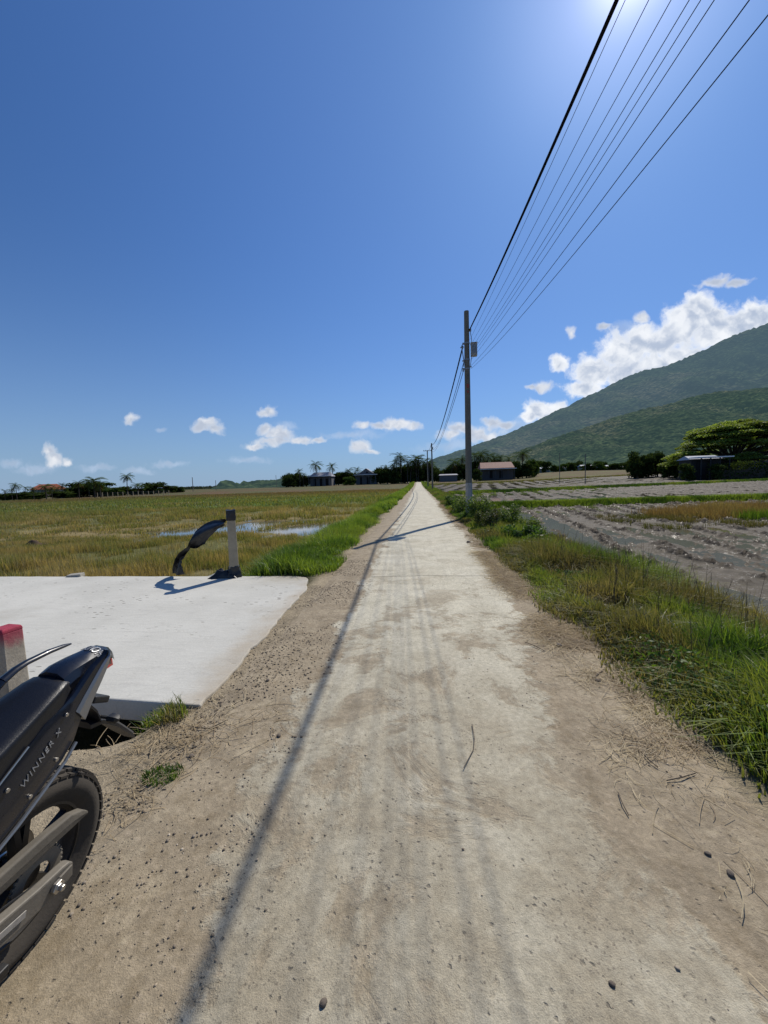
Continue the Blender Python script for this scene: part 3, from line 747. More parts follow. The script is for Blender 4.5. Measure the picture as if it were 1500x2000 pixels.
# ------------------------------------------------------------------ materials of the built things
conc_m = simple('cast concrete', (.34, .285, .20), .9, var=.4, scale=9, bump=.35)
pole_m = simple('pole concrete', (.16, .145, .12), .9, var=.35, scale=3, bump=.25)
lime_m = simple('limewash', (.36, .345, .32), .9, var=.35, scale=9)
plast_m = simple('black film', (.012, .012, .014), .38, var=.3, scale=20, bump=.1)
sprm, nt, p = new_mat('sprayed concrete')
o_ = nt.obj(); n_ = nt.noise(o_, 9., 5, .65)
zz = nt.math('ADD', nt.sep(o_)[2], nt.math('MULTIPLY', nt.math('SUBTRACT', n_, .5), .16))
RED_Z = 1.0
redmix = nt.node('ShaderNodeMapRange', interpolation_type='SMOOTHSTEP'); nt.put(redmix.inputs[0], zz)
cbase = nt.mix(nt.sstep(.3, .7, n_), (.40, .355, .28), (.30, .26, .20))
cbase = nt.vmath('SCALE', cbase, scale=nt.math('MULTIPLY_ADD', nt.noise(o_, 60., 4, .7), .6, .68))
nt.put(p.inputs['Base Color'], nt.mix(nt.math('MULTIPLY', redmix.outputs[0], .9), cbase, (.30, .03, .06))); p.inputs['Roughness'].default_value = .9
nt.put(p.inputs['Normal'], nt.bump(nt.noise(o_, 45., 5, .7), .35, .01))
redp_m = simple('red paint', (.30, .028, .055), .85, var=.45, scale=22, bump=.3)
wire_m = simple('cable rubber', (.012, .012, .016), .9, spec=0.)
steel_m = simple('galvanised steel', (.28, .28, .28), .5, metal=.7)
box_m = simple('meter box grey', (.38, .36, .32), .6, var=.15)
black_m = simple('dark void', (.012, .012, .012), .9)

# ------------------------------------------------------------------ guide posts
def guide_post(loc, rz, h, w, label):
    root = empty('guide_post', loc, (0, 0, rz)); tag(root, label, 'post', 'concrete guide posts by the slab')
    return root
gp = guide_post((-3.21, 6.30, 0), R_(28), 1.15, .15, 'concrete guide post on the far slab edge wrapped in black plastic')
sh = MB().loft([[(-.078,-.078,z*1.) if False else (sx*(.078-.012*z), sy*(.078-.012*z), z) for sx, sy in ((-1,-1),(1,-1),(1,1),(-1,1))] for z in (-.12, .3, .7, 1.12)])
sh.build('shaft', conc_m, gp, bevel=.010)
def wrap(z0, z1, r0, r1, lump, seed):
    secs = []
    for i in range(7):
        z = z0+(z1-z0)*i/6; r = r0+(r1-r0)*i/6; sec = []
        for j in range(20):
            a = 2*math.pi*j/20+math.pi/4
            sq = 1/max(abs(math.cos(a)), abs(math.sin(a)))
            rr = r*min(sq, 1.3)*(1+lump*(random.random()-.5))
            sec.append((rr*math.cos(a), rr*math.sin(a), z+.02*(random.random()-.5)))
        secs.append(sec)
    return MB().loft(secs)
w_ = wrap(.99, 1.165, .078, .076, .16, 1).build('plastic_wrap', plast_m, gp, smooth=40); w_['label'] = 'torn black plastic wrap at the top of the post'
w_ = wrap(-.02, .19, .12, .082, .25, 2).build('plastic_wrap', plast_m, gp, smooth=40); w_['label'] = 'black plastic wrap bunched round the foot of the post'
# the strip of film blowing from the post
up = [(640,190),(590,197),(540,205),(495,225),(460,250),(430,280),(410,310),(398,345),(390,382),(362,402),(325,430),(300,465),(284,505),(272,540),(270,575)]
lo = [(645,235),(600,255),(560,285),(530,318),(500,350),(482,372),(460,388),(428,394),(396,392),(384,425),(370,455),(350,480),(342,510),(346,545),(348,580)]
up_a = np.array(up, float); lo_a = np.array(lo, float); tt = np.linspace(0, len(up)-1, 60)
rows = []
for i, t_ in enumerate(tt):
    ax, ay = [float(np.interp(t_, range(len(up)), up_a[:, k])) for k in (0, 1)]
    bx2, by2 = [float(np.interp(t_, range(len(up)), lo_a[:, k])) for k in (0, 1)]
    dy = .10*math.sin(t_*.55)
    A = at_y(260+ax/3.571, 960+ay/3.571, 6.27+dy); B = at_y(260+bx2/3.571, 960+by2/3.571, 6.27-dy*.6)
    A[2] = max(A[2], .02); B[2] = max(B[2], .012)
    w_ab = B-A; ra = (float(vnoise(i*.45, 1.5, 7))-.5)*.08; rb = (float(vnoise(i*.7, 4.5, 8))-.5)*.16
    A = A-w_ab*ra; B = B+w_ab*rb
    r = []
    for k in range(12):
        s_ = k/11; q = A*(1-s_)+B*s_
        q[1] += .05*math.sin(s_*math.pi*2+t_*.5) + .022*(float(fbm(s_*3.1+2, t_*.9, 9, 3))-.5) + .006*math.sin(s_*19+t_*1.3+3*float(vnoise(s_*2, t_*.6, 12)))
        r.append(q)
    rows.append(r)
st = MB().loft(rows, cap=False, closed=False).build('plastic_sheet', plast_m, smooth=60)
tag(st, 'torn black plastic strip blowing from the post top down to the slab', 'plastic sheet')
def heap(cx, cy, rx, ry, h, name, mat, label, cat, seed, z0=.004):
    n = 18; mb = MB(); vs = []; fs = []
    for i in range(n):
        for j in range(n):
            a, b = i/(n-1)*2-1, j/(n-1)*2-1
            rr = max(abs(a), abs(b)); hh = h*max(0, 1-rr*rr)*(.3+1.4*float(fbm(a*2+seed, b*2, seed, 3)))
            wob = 1+.35*(float(vnoise(a*2+seed, b*2, 5+seed))-.5)
            vs.append((cx+a*rx*wob, cy+b*ry*wob, z0+hh))
    fs = [(i*n+j, (i+1)*n+j, (i+1)*n+j+1, i*n+j+1) for i in range(n-1) for j in range(n-1)]
    o = mb.add(vs, fs).build(name, mat, smooth=40); tag(o, label, cat); return o
heap(-3.36, 6.25, .22, .10, .14, 'plastic_sheet', plast_m, 'crumpled black plastic heaped against the foot of the post', 'plastic sheet', 3)
pale_m = simple('pale scrap', (.42, .42, .38), .6, var=.2)
heap(-3.5, 6.42, .20, .08, .05, 'plastic_scrap', pale_m, 'pale flat scrap lying behind the foot of the wrapped post', 'scrap', 6, -.0)

q0 = at_y(13, 1224, 2.47)
rp = guide_post((q0[0]-.01, 2.47, -.5), R_(-8), 1.1, .15, 'short concrete post with a red painted top beside the motorbike')
H_ = q0[2]+.5
def sec4(w0, z): return [(-w0, -w0, z), (w0, -w0, z), (w0, w0, z), (-w0, w0, z)]
redmix.inputs[1].default_value = H_-.16; redmix.inputs[2].default_value = H_-.04
MB().loft([sec4(.082, -.1), sec4(.075, .4), sec4(.066, H_-.03)]).build('shaft', sprm, rp, bevel=.008)
MB().loft([sec4(.0672, H_-.035), sec4(.065, H_-.01), sec4(.055, H_)]).build('painted_top', redp_m, rp, bevel=.006)

# ------------------------------------------------------------------ utility poles and wires
PX, PY = 2.09, 16.2
pole = empty('utility_pole', (PX, PY, 0)); tag(pole, 'tall concrete utility pole with a meter box on the right bank', 'utility pole', 'utility poles along the lane')
def oct_(r, z, n=8): return [(r*math.cos(2*math.pi*(i+.5)/n), r*math.sin(2*math.pi*(i+.5)/n), z) for i in range(n)]
def ground_at(x, y): return float(gz(x, y))
MB().loft([oct_(.145, -.5), oct_(.135, 1.42), oct_(.118, 5.), oct_(.098, 8.28)]).build('shaft', pole_m, pole, smooth=30)
MB().loft([oct_(.1500, -.45), oct_(.1400, 1.42)]).build('painted_band', lime_m, pole, smooth=30)
mbx = MB().box((.27, -.06, 6.74), (.24, .2, .5)).build('meter_box', box_m, pole, bevel=.02)
MB().box((.27, -.165, 6.76), (.18, .012, .34)).box((.33, -.175, 6.74), (.02, .02, .06)).build('door', steel_m, mbx, bevel=.004)
MB().box((.27, -.06, 7.0), (.27, .24, .02)).build('lid', box_m, mbx)
br = MB().box((-.13, -.02, 7.02), (.10, .10, .05)).box((-.20, -.06, 6.86), (.13, .04, .04)).box((-.13, .0, 6.35), (.12, .06, .04)).box((-.16, 0, 6.0), (.06, .05, .14)).box((.14, 0, 7.54), (.08, .05, .10)).box((.13, 0, 6.1), (.1, .04, .04))
br.tube([(-.13, 0, 7.05), (-.22, -.1, 6.9), (-.17, -.08, 6.55), (-.13, -.06, 6.3), (-.15, -.08, 6.1)], .02, 6)
br.tube([(.14, 0, 7.5), (.18, -.12, 7.1), (.15, -.13, 6.98)], .014, 6).tube([(.18, -.1, 6.5), (.14, -.14, 6.3), (.1, -.13, 6.05)], .014, 6)
br.build('bracket', steel_m, pole)
for z in (7.03, 6.38, 6.02): MB().loft([oct_(.121+.002*z*0, z-.03), oct_(.121, z+.03)]).build('clamp_band', steel_m, pole, smooth=30)
tagm = simple('red number plate', (.30, .06, .05), .6)
MB().box((0, -.119, 5.33), (.10, .008, .14)).build('plate', tagm, pole)
MB().box((0, -.121, 5.10), (.09, .008, .08)).build('plate', tagm, pole)
def lane_pole(x, y, h, r, label, arm=False):
    t = empty('utility_pole', (x, y, ground_at(x, y))); tag(t, label, 'utility pole', 'utility poles along the lane')
    MB().loft([oct_(r*1.3, -.4), oct_(r, h)]).build('shaft', pole_m, t, smooth=30)
    if arm:
        MB().box((0, -.13, h-.15), (1.9, .1, .12)).build('crossarm', steel_m, t)
        for sx in (-.85, -.4, .4, .85): MB().lathe([(.001, 0), (.05, 0), (.06, .08), (.03, .16), (.001, .2)], 8, 'z', (sx, -.13, h-.09)).build('insulator', black_m, t)
    else:
        MB().box((.1, -.1, h-.9), (.3, .2, .4)).build('bracket', steel_m, t)
    return t
lane_pole(2.57, 70., 8.45, .12, 'second utility pole far down the right side of the lane')
lane_pole(2.35, 93., 9.0, .13, 'far utility pole with a crossarm near the dark palms', True)
def far_pole(px, py_base, py_top, Y, r, label):
    b = at_y(px, py_base, Y); t_ = at_y(px, py_top, Y)
    z0 = ground_at(b[0], Y)
    o = MB().loft([oct_(r*1.2, z0-.5, 6), oct_(r, t_[2], 6)])
    o.v = [(x+b[0], y+Y, z) for x, y, z in o.v]
    tag(o.build('utility_pole', pole_m, None, smooth=30), label, 'utility pole')
far_pole(377, 955, 932, 200, .16, 'thin distant pole rising behind the left field')
far_pole(422, 954, 938, 230, .14, 'fainter distant pole right of the small round trees')
far_pole(540, 950, 928, 420, .2, 'faint far pole on the horizon left of the farmhouses')
far_pole(1143, 937, 886, 112, .10, 'thin pole standing in the far right paddy')
far_pole(1093, 934, 884, 128, .08, 'slim pole left of the village at the hill foot')
far_pole(203, 962, 940, 150, .13, 'thin pole beside the sheds in the left tree line')

def wire(label, zA, Yt, zt, r, x=2.2, far=None):
    s = PY-Yt; k = (zA-zt)/(s*(50-s))
    pts = [(x, PY-q, zA-k*q*(50-q)) for q in np.linspace(0, 50, 70)]
    mb = MB().tube(pts, r, 6)
    o = mb.build('power_cable', wire_m, smooth=60); tag(o, label, 'cable', 'overhead lines along the lane'); return o
wires = [('thick black bundled cable, uppermost line from the pole', 7.54, 4.64, 6.52, .025),
 ('thin wire running close under the thick bundled cable', 7.15, 4.48, 6.34, .004),
 ('single wire second below the thick bundled cable', 6.90, 4.08, 5.88, .0042),
 ('upper wire of the left close pair in the fan', 6.74, 3.76, 5.52, .004),
 ('lower wire of the left close pair in the fan', 6.60, 3.54, 5.27, .004),
 ('upper wire of the right faint pair in the fan', 6.50, 3.40, 5.13, .0038),
 ('lower wire of the right faint pair in the fan', 6.36, 3.28, 4.98, .004),
 ('second lowest wire of the fan, wide apart from the others', 6.14, 2.97, 4.63, .0045),
 ('lowest wire of the fan, reaching the upper right corner', 6.03, 2.78, 4.38, .0045)]
for k, (lb, *a) in enumerate(wires): wire(lb, *a, x=2.2+.006*k)
def span(label, a, b, sag, r, x_off=0):
    a = np.array(a); b = np.array(b)
    pts = []
    for t in np.linspace(0, 1, 40):
        q = a*(1-t)+b*t; q[2] -= 4*sag*t*(1-t); pts.append(q)
    tag(MB().tube(pts, r, 6).build('power_cable', wire_m, smooth=60), label, 'cable', 'overhead lines along the lane')
span('thick cable sagging from the near pole to the next one', (1.93, 16.2, 6.92), (2.5, 69.9, 8.1), 1.25, .03)
span('thin wire sagging below the thick cable beyond the pole', (1.97, 16.2, 6.35), (2.5, 69.9, 7.3), 1.3, .012)
span('lowest wire sagging away beyond the near pole', (1.97, 16.2, 6.05), (2.5, 69.9, 6.9), 1.2, .012)
span('short far span between the second and third poles', (2.5, 70.1, 8.1), (2.3, 92.9, 8.8), .5, .03)

# ------------------------------------------------------------------ motorbike
def build_bike():
    body_m = simple('navy bodywork', (.004, .006, .013), .30, var=.25, scale=30, coat=.3, spec=.4)
    matte_m = simple('black plastic', (.011, .011, .012), .55, var=.25, scale=20, bump=.05)
    seat_m = simple('seat vinyl', (.006, .0065, .009), .38, var=.15, scale=40, bump=.12, spec=.45)
    rub_m = simple('dusty tyre rubber', (.044, .037, .029), .9, var=.35, scale=14, bump=.2)
    rim_m = simple('black alloy', (.022, .020, .018), .45, var=.2, scale=10)
    dust_m = simple('dusty grey metal', (.155, .138, .112), .65, metal=.15, var=.45, scale=16, bump=.15)
    dust2_m = simple('dusty plastic guard', (.105, .092, .072), .75, var=.45, scale=13, bump=.15)
    chr_m = simple('worn steel', (.45, .43, .40), .35, metal=.9, var=.2, scale=18)
    silv_m = simple('graphite trim and sheen', (.22, .225, .235), .38, metal=.6, var=.15, scale=14, coat=.2)  # trim strips, and the sheen painted onto the black grab handle
    let_m = simple('silver lettering', (.26, .27, .285), .35, metal=.3, var=.05)
    lens_m = simple('amber lens', (.5, .16, .02), .25); red_m = simple('red lens', (.3, .01, .01), .25, coat=.5)
    glass_m = simple('clear lens', (.5, .52, .55), .1, coat=.8)
    root = empty('motorbike', (-1.397, 1.061, 0), (-.135, 0, -math.pi/2-.028))
    tag(root, 'black underbone motorbike parked at the lane edge, only its tail in view', 'motorbike')
    def wheel(u, front=False):
        wh = empty('wheel', (u, 0, .3)); wh.parent = root
        a, b = (.058, .06) if not front else (.045, .055)
        prof = []
        for k in range(20):
            t = 2*math.pi*k/20
            hy = a*math.sin(t); rr = .3-b+b*math.cos(t)
            if math.cos(t) < -.2: hy *= .82
            prof.append((rr, hy))
        MB().lathe(prof, 64).build('tyre', rub_m, wh, smooth=60)
        # tread grooves as raised blocks
        tr = MB()
        for k in range(44):
            an = 2*math.pi*k/44
            for sgn in (-1, 1):
                M = Matrix.Rotation(-an, 3, 'Y')
                for (y0, y1, rr) in ((.010, .032, .2995), (.034, .050, .2880)):
                    c = M @ Vector((rr-.004, sgn*(y0+y1)/2, 0))
                    tr.box(c, (.008, (y1-y0), .034), M)
        tr.build('tread', rub_m, wh)
        rim = MB().lathe([(.192, -.036), (.214, -.034), (.216, -.026), (.205, -.018), (.200, 0), (.205, .018), (.216, .026), (.214, .034), (.192, .036), (.188, 0)], 48)
        rim.lathe([(.0, -.05), (.036, -.05), (.04, 0), (.036, .05), (.0, .05)], 20)
        for k in range(5):
            an = 2*math.pi*k/5+.35
            for da in (-.11, .11):
                rim.loft([[(.03*math.cos(an)+s1*.011*-math.sin(an), s2*.02, .03*math.sin(an)+s1*.011*math.cos(an)) for s1, s2 in ((-1,-1),(1,-1),(1,1),(-1,1))],
                          [(.197*math.cos(an+da)+s1*.009*-math.sin(an), s2*.013, .197*math.sin(an+da)+s1*.009*math.cos(an)) for s1, s2 in ((-1,-1),(1,-1),(1,1),(-1,1))]])
        rim.build('rim', rim_m, wh, smooth=35)
        d = MB(); d.lathe([(.06, -.062), (.11, -.062), (.11, -.058), (.06, -.058)], 32); d.lathe([(0, -.064), (.05, -.064), (.05, -.056), (0, -.056)], 16)
        d.build('brake_disc', chr_m, wh, smooth=40)
        if not front:
            sp = MB(); sp.lathe([(.045, .072), (.083, .072), (.083, .078), (.045, .078)], 40)
            for k in range(36):
                an = 2*math.pi*k/36; M = Matrix.Rotation(-an, 3, 'Y'); sp.box(M @ Vector((.086, .075, 0)), (.008, .006, .007), M)
            sp.build('sprocket', dust_m, wh)
        return wh
    wheel(0); wheel(1.28, True)
    # swingarm, guard, chain
    sa = MB()
    for sy in (1, -1):
        sa.loft([[(u, sy*(.128+o), w+e) for o, e in ((-.016, -hh), (.016, -hh), (.016, hh), (-.016, hh))] for u, w, hh in ((.56, .385, .035), (.30, .35, .038), (.15, .316, .042), (.05, .296, .040), (-.03, .288, .038), (-.052, .286, .034), (-.066, .285, .022))])
    sa.box((.5, 0, .37), (.07, .24, .07)).build('swingarm', dust_m, root, bevel=.006)
    MB().box((-.034, .147, .288), (.045, .008, .04)).build('adjuster', dust_m, root, bevel=.002)
    ad = MB().lathe([(0, 0), (.020, 0), (.020, .014), (.011, .014), (.010, .03), (0, .03)], 6, 'y', (.0, .146, .29))
    ad.build('axle_nut', chr_m, root, bevel=.002)
    MB().loft([[(u, .098+o, w+e) for o, e in ((-.016, -hh), (.012, -hh), (.016, 0), (.012, hh*.92), (.004, hh), (-.016, hh))] for u, w, hh in ((.52, .46, .03), (.30, .446, .030), (.12, .438, .030), (.0, .434, .030), (-.09, .426, .027), (-.135, .414, .016), (-.153, .404, .006))]).build('chain_guard', dust2_m, root, bevel=.005)
    ch = MB().tube([(.5, .076, .41), (.2, .076, .392), (0, .076, .387)], .009, 6).tube([(.5, .076, .33), (.2, .076, .25), (0, .076, .215)], .009, 6)
    ch.build('chain', dust_m, root)
    MB().loft([[(u, .15+o, w+e) for o, e in ((-.012, -.014), (.012, -.014), (.012, .014), (-.012, .014))] for u, w in ((.62, .26), (.40, .235), (.22, .215), (.15, .205))]).build('side_bar', matte_m, root, bevel=.004)
    # seat: long saddle with crisp edges
    def seat_sec(u, wt, hw, wb, hb, crown=.018):
        s = []
        for k in range(9):
            t = -1+2*k/8; s.append((u, t*hw*.94, wt+crown*(1-t*t)))
        s += [(u, hw, wt-.006), (u, hw*1.03, wt-.022), (u, hb, wb), (u, -hb, wb), (u, -hw*1.03, wt-.022), (u, -hw, wt-.006)]
        return s
    seat = MB().loft([seat_sec(*a, crown=.010) for a in ((.86, .80, .075, .72, .075), (.74, .80, .095, .70, .10), (.60, .79, .12, .68, .12), (.46, .79, .128, .67, .125), (.36, .80, .124, .68, .12), (.24, .815, .114, .70, .115), (.12, .846, .100, .745, .106), (.0, .890, .086, .83, .096), (-.07, .914, .076, .862, .084), (-.100, .921, .068, .885, .074), (-.120, .916, .058, .892, .062))])
    so_ = seat.build('seat', seat_m, root, smooth=50)
    MB().tube([(.30+.02*math.cos(t*math.pi), .098*t, .812+.006*(1-t*t)) for t in np.linspace(-1, 1, 15)], .0025, 5).build('seam', seat_m, so_, smooth=60)
    # under-seat body
    def rsec(u, w0, w1, h0, h1): return [(u, -h0, w0), (u, h0, w0), (u, h1, w1), (u, -h1, w1)]
    MB().loft([rsec(*a) for a in ((.95, .50, .74, .06, .07), (.6, .50, .71, .10, .11), (.3, .55, .71, .10, .105), (.1, .62, .76, .095, .095), (-.03, .70, .85, .08, .08), (-.10, .77, .88, .062, .062), (-.16, .82, .89, .05, .05), (-.22, .86, .90, .04, .042))]).build('under_body', matte_m, root, bevel=.01)
    # side panels rising into the two grab handles
    ST = [(.95, .46, .95, .60, .120), (.62, .50, .62, .655, .125), (.36, .535, .36, .69, .125), (.20, .556, .22, .725, .122), (.10, .598, .144, .758, .118), (.014, .641, .06, .810, .112), (-.059, .677, .0, .843, .105), (-.105, .714, -.04, .852, .099), (-.137, .775, -.075, .863, .094), (-.172, .830, -.106, .878, .091), (-.207, .879, -.145, .912, .090), (-.236, .924, -.185, .943, .089), (-.250, .955, -.232, .963, .088), (-.247, .974, -.243, .976, .086)]
    def vout(u):
        us = [ (a[0]+a[2])/2 for a in ST][::-1]; vs = [a[4] for a in ST][::-1]
        return float(np.interp(u, us, vs))
    for sy in (1, -1):
        secs = []
        for ub, wb, ut, wt, v in (ST if sy == 1 else ST[:9]):
            th = .028 if wt-wb > .08 else .018
            L = lambda t: (ub+(ut-ub)*t, wb+(wt-wb)*t)
            sec = []
            for t, o in ((0, -th), (0, -.008), (.10, 0), (.5, .002), (.88, 0), (1, -.008), (1, -th)):
                a, b = L(t); sec.append((a, sy*(v+o), b))
            secs.append(sec)
        pn = MB().loft(secs).build('side_panel', body_m, root, smooth=28)
        # outer skin on the handle; its silver colour stands for reflected sun and sky
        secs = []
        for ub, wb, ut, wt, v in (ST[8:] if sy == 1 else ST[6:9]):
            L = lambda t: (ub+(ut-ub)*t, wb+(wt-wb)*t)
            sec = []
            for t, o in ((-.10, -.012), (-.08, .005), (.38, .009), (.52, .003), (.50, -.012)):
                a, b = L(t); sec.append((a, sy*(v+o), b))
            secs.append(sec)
        MB().loft(secs).build('handle_sheen', silv_m, pn, smooth=28)
        # strip along the lower edge
        MB().tube([(ub, sy*(v+.002), wb-.004) for ub, wb, ut, wt, v in ST[1:8]], .006, 6).build('edge_strip', silv_m, pn)
        MB().tube([(ut, sy*(v-.006), wt+.004) for ub, wb, ut, wt, v in ST[1:6]], .0035, 6).build('trim_line', chr_m, pn)
        if sy == 1:
            cu = bpy.data.curves.new('lettering', 'FONT'); cu.body = 'WINNER X'; cu.size = .036; cu.extrude = .001; cu.shear = .25; cu.space_character = 1.25
            tmp = bpy.data.objects.new('lettering', cu); COL.objects.link(tmp)
            dg = bpy.context.evaluated_depsgraph_get(); tm = bpy.data.meshes.new_from_object(tmp.evaluated_get(dg)); bpy.data.objects.remove(tmp)
            W0 = np.array([.086, .700]); W1 = np.array([-.048, .793]); D = (W1-W0); L_ = np.linalg.norm(D); D /= L_; N = np.array([-D[1], D[0]]); N = N if N[1] > 0 else -N
            wid = max(v_.co.x for v_ in tm.vertices)
            for v_ in tm.vertices:
                q = W0 + D*(v_.co.x/wid*L_) + N*v_.co.y*.78
                v_.co = (q[0], vout(q[0])+.003+v_.co.z, q[1])
            link('lettering', tm, let_m, pn)
    # tail cowl between the handles, with its lettering
    def cw(u, wt, hw, wb, hb): return [(u, -hb, wb), (u, hb, wb), (u, hw*1.04, wt-.036), (u, hw*.80, wt-.010), (u, hw*.35, wt+.004), (u, -hw*.35, wt+.004), (u, -hw*.80, wt-.010), (u, -hw*1.04, wt-.036)]
    cwl = MB().loft([cw(*a) for a in ((-.105, .940, .060, .83, .058), (-.14, .953, .061, .85, .058), (-.20, .957, .058, .88, .054), (-.265, .957, .050, .905, .047), (-.30, .951, .043, .905, .038), (-.328, .934, .035, .902, .03), (-.342, .915, .028, .898, .024))]).build('tail_cowl', body_m, root, smooth=28)
    MB().tube([(-.02, -.088, .945), (-.064, -.090, .962), (-.10, -.0905, .969), (-.18, -.0905, .972), (-.235, -.089, .969), (-.262, -.087, .966)], [.016, .0135, .012, .011, .009, .004], 8, flat=.75).tube([(-.02, -.088, .945), (.03, -.09, .91), (.06, -.095, .86), (.07, -.10, .80)], [.016, .02, .024, .026], 8, flat=.75).build('grab_handle', body_m, root, smooth=50)
    cu = bpy.data.curves.new('lettering', 'FONT'); cu.body = 'HONDA'; cu.size = .026; cu.extrude = .001; cu.space_character = 1.1
    tmp = bpy.data.objects.new('lettering', cu); COL.objects.link(tmp)
    dg = bpy.context.evaluated_depsgraph_get(); tm = bpy.data.meshes.new_from_object(tmp.evaluated_get(dg)); bpy.data.objects.remove(tmp)
    wid = max(v_.co.x for v_ in tm.vertices)
    for v_ in tm.vertices:
        uu = -.278+v_.co.y*2.1; vv = .008+(wid/2-v_.co.x)*.078/wid
        wt = float(np.interp(uu, [-.342, -.328, -.30, -.265, -.20], [.915, .934, .951, .957, .957]))
        hw_ = float(np.interp(uu, [-.342, -.30, -.265, -.20], [.028, .043, .050, .058]))
        v_.co = (uu, vv, wt+float(np.interp(abs(vv)/hw_, [0, .35, .8, 1.04], [.004, .004, -.010, -.036]))+.003+v_.co.z)
    link('lettering', tm, let_m, cwl)
    MB().loft([cw(*a) for a in ((-.30, .902, .034, .875, .03), (-.335, .898, .026, .878, .022), (-.343, .894, .022, .880, .018))]).build('tail_light', red_m, root, smooth=40)
    # rear mudguard, plate holder, indicators
    MB().loft([[(u, s*hw, w+e) for s, e in ((-1, -.006), (1, -.006), (1, .006), (.5, .018), (-.5, .018), (-1, .006))] for u, w, hw in ((-.16, .82, .045), (-.21, .775, .045), (-.25, .72, .045), (-.27, .67, .045))]).build('mudguard', matte_m, root, smooth=35)
    MB().box((-.275, .0, .753), (.080, .085, .026), Euler((0, R_(-28), 0)).to_matrix()).build('plate_holder', matte_m, root, bevel=.006)
    fl = MB().loft([[(u, s*hw, w+e) for s, e in ((-1, -.012), (1, -.012), (1, .004), (.55, .012), (-.55, .012), (-1, .004))] for u, w, hw in ((-.235, .668, .034), (-.29, .655, .036), (-.36, .595, .040), (-.42, .525, .040), (-.478, .458, .026))])
    flo = fl.build('splash_flap', matte_m, root, smooth=30)
    MB().loft([[(u, s*.022, w+e) for s, e in ((-1, 0), (1, 0), (1, .008), (-1, .008))] for u, w in ((-.29, .668), (-.36, .608), (-.42, .538), (-.474, .472))]).build('rib', silv_m, flo)
    for sy in (1, -1):
        MB().tube([(-.285, sy*.03, .675), (-.29, sy*.055, .672)], .007, 8).build('stalk', matte_m, root)
        ind = MB().loft([[(-.29+du, sy*(.055+y*.8), .672+dw) for du, dw in ((-r, 0), (-r*.6, r*.7), (r*.6, r*.7), (r, 0), (r*.6, -r*.7), (-r*.6, -r*.7))] for y, r in ((0, .010), (.012, .020), (.05, .018), (.062, .006))]).build('indicator', matte_m, root, smooth=40)
    # bolts, reflector strip, shock absorber and pillion peg bracket
    for u_, w_ in ((.062, .655), (-.028, .705), (.13, .735), (-.065, .835)):
        MB().lathe([(0, 0), (.0065, 0), (.006, .004), (0, .005)], 10, 'y', (u_, vout(u_)+.002, w_)).build('bolt', chr_m, root)
    MB().box((.145, .1475, .318), (.10, .003, .020), Euler((0, R_(-11), 0)).to_matrix()).build('sticker', simple('faded sticker', (.30, .28, .25), .6, var=.5, scale=60), root)
    sh_ = MB().tube([(.40, 0, .60), (.34, 0, .42)], .016, 10)
    sh_.tube([(.405+.028*math.cos(k*.9)*0-.065*k/60, .028*math.cos(k*.9), .60-.17*k/60+.028*math.sin(k*.9)*.3) for k in range(60)], .005, 5)
    sh_.build('shock_absorber', dust_m, root)
    MB().tube([(.30, .085, .35), (.12, .10, .345), (-.02, .115, .31)], .004, 6).build('brake_cable', matte_m, root)
    # engine, frame and everything ahead of the saddle
    MB().loft([rsec(*a) for a in ((.92, .22, .50, .10, .09), (.72, .17, .52, .13, .11), (.52, .20, .48, .12, .10), (.42, .26, .42, .09, .08))]).build('engine', dust_m, root, bevel=.02)
    MB().tube([(.95, 0, .62), (.7, 0, .55), (.5, 0, .45), (.45, 0, .36)], .035, 8).build('frame', matte_m, root)
    for sy in (1, -1):
        MB().tube([(.40, sy*.13, .37), (.36, sy*.17, .39)], .012, 6).tube([(.36, sy*.16, .39), (.355, sy*.255, .395)], .016, 8).build('footpeg', matte_m, root)
        MB().loft([[(u, sy*(v+o), w) for (w, o) in ((w0, -.02), (w0, 0), ((w0+w1)/2, .02), (w1, 0), (w1, -.02))] for u, w0, w1, v in ((.72, .30, .62, .13), (.90, .36, .74, .15), (1.06, .50, .86, .15), (1.16, .62, .90, .12))]).build('leg_shield', body_m, root, smooth=35)
        MB().tube([(1.07, sy*.085, .84), (1.28, sy*.085, .3)], .022, 10).build('fork_tube', chr_m, root)
        MB().tube([(1.06, sy*.12, 1.0), (1.02, sy*.24, 1.02), (.98, sy*.34, 1.0)], .012, 8).tube([(1.0, sy*.29, 1.01), (.975, sy*.37, 1.0)], .018, 10).build('handlebar', matte_m, root)
        MB().tube([(1.03, sy*.22, 1.03), (1.08, sy*.27, 1.14)], .006, 6).box((1.075, sy*.285, 1.17), (.02, .10, .065)).build('mirror', matte_m, root, bevel=.008)
    MB().loft([[(u, s*hw, w) for s, w in ((-1, w0), (1, w0), (.8, w1), (-.8, w1))] for u, w0, w1, hw in ((1.0, .72, .98, .08), (1.12, .74, 1.02, .12), (1.24, .78, .98, .10), (1.32, .80, .90, .05))]).build('front_cowl', body_m, root, bevel=.02)
    MB().loft([[(u, s*hw, w) for s, w in ((-1, w0), (1, w0), (.8, w1), (-.8, w1))] for u, w0, w1, hw in ((1.27, .815, .925, .075), (1.335, .825, .885, .045))]).build('headlight', glass_m, root, bevel=.008)
    secs = []
    for k in range(9):
        an = R_(35+k*13); r = .315
        secs.append([(1.28+(r+e)*math.cos(an), y, .3+(r+e)*math.sin(an)) for y, e in ((-.06, -.025), (-.055, .0), (0, .012), (.055, 0), (.06, -.025), (0, .002))])
    MB().loft(secs).build('front_fender', body_m, root, smooth=40)
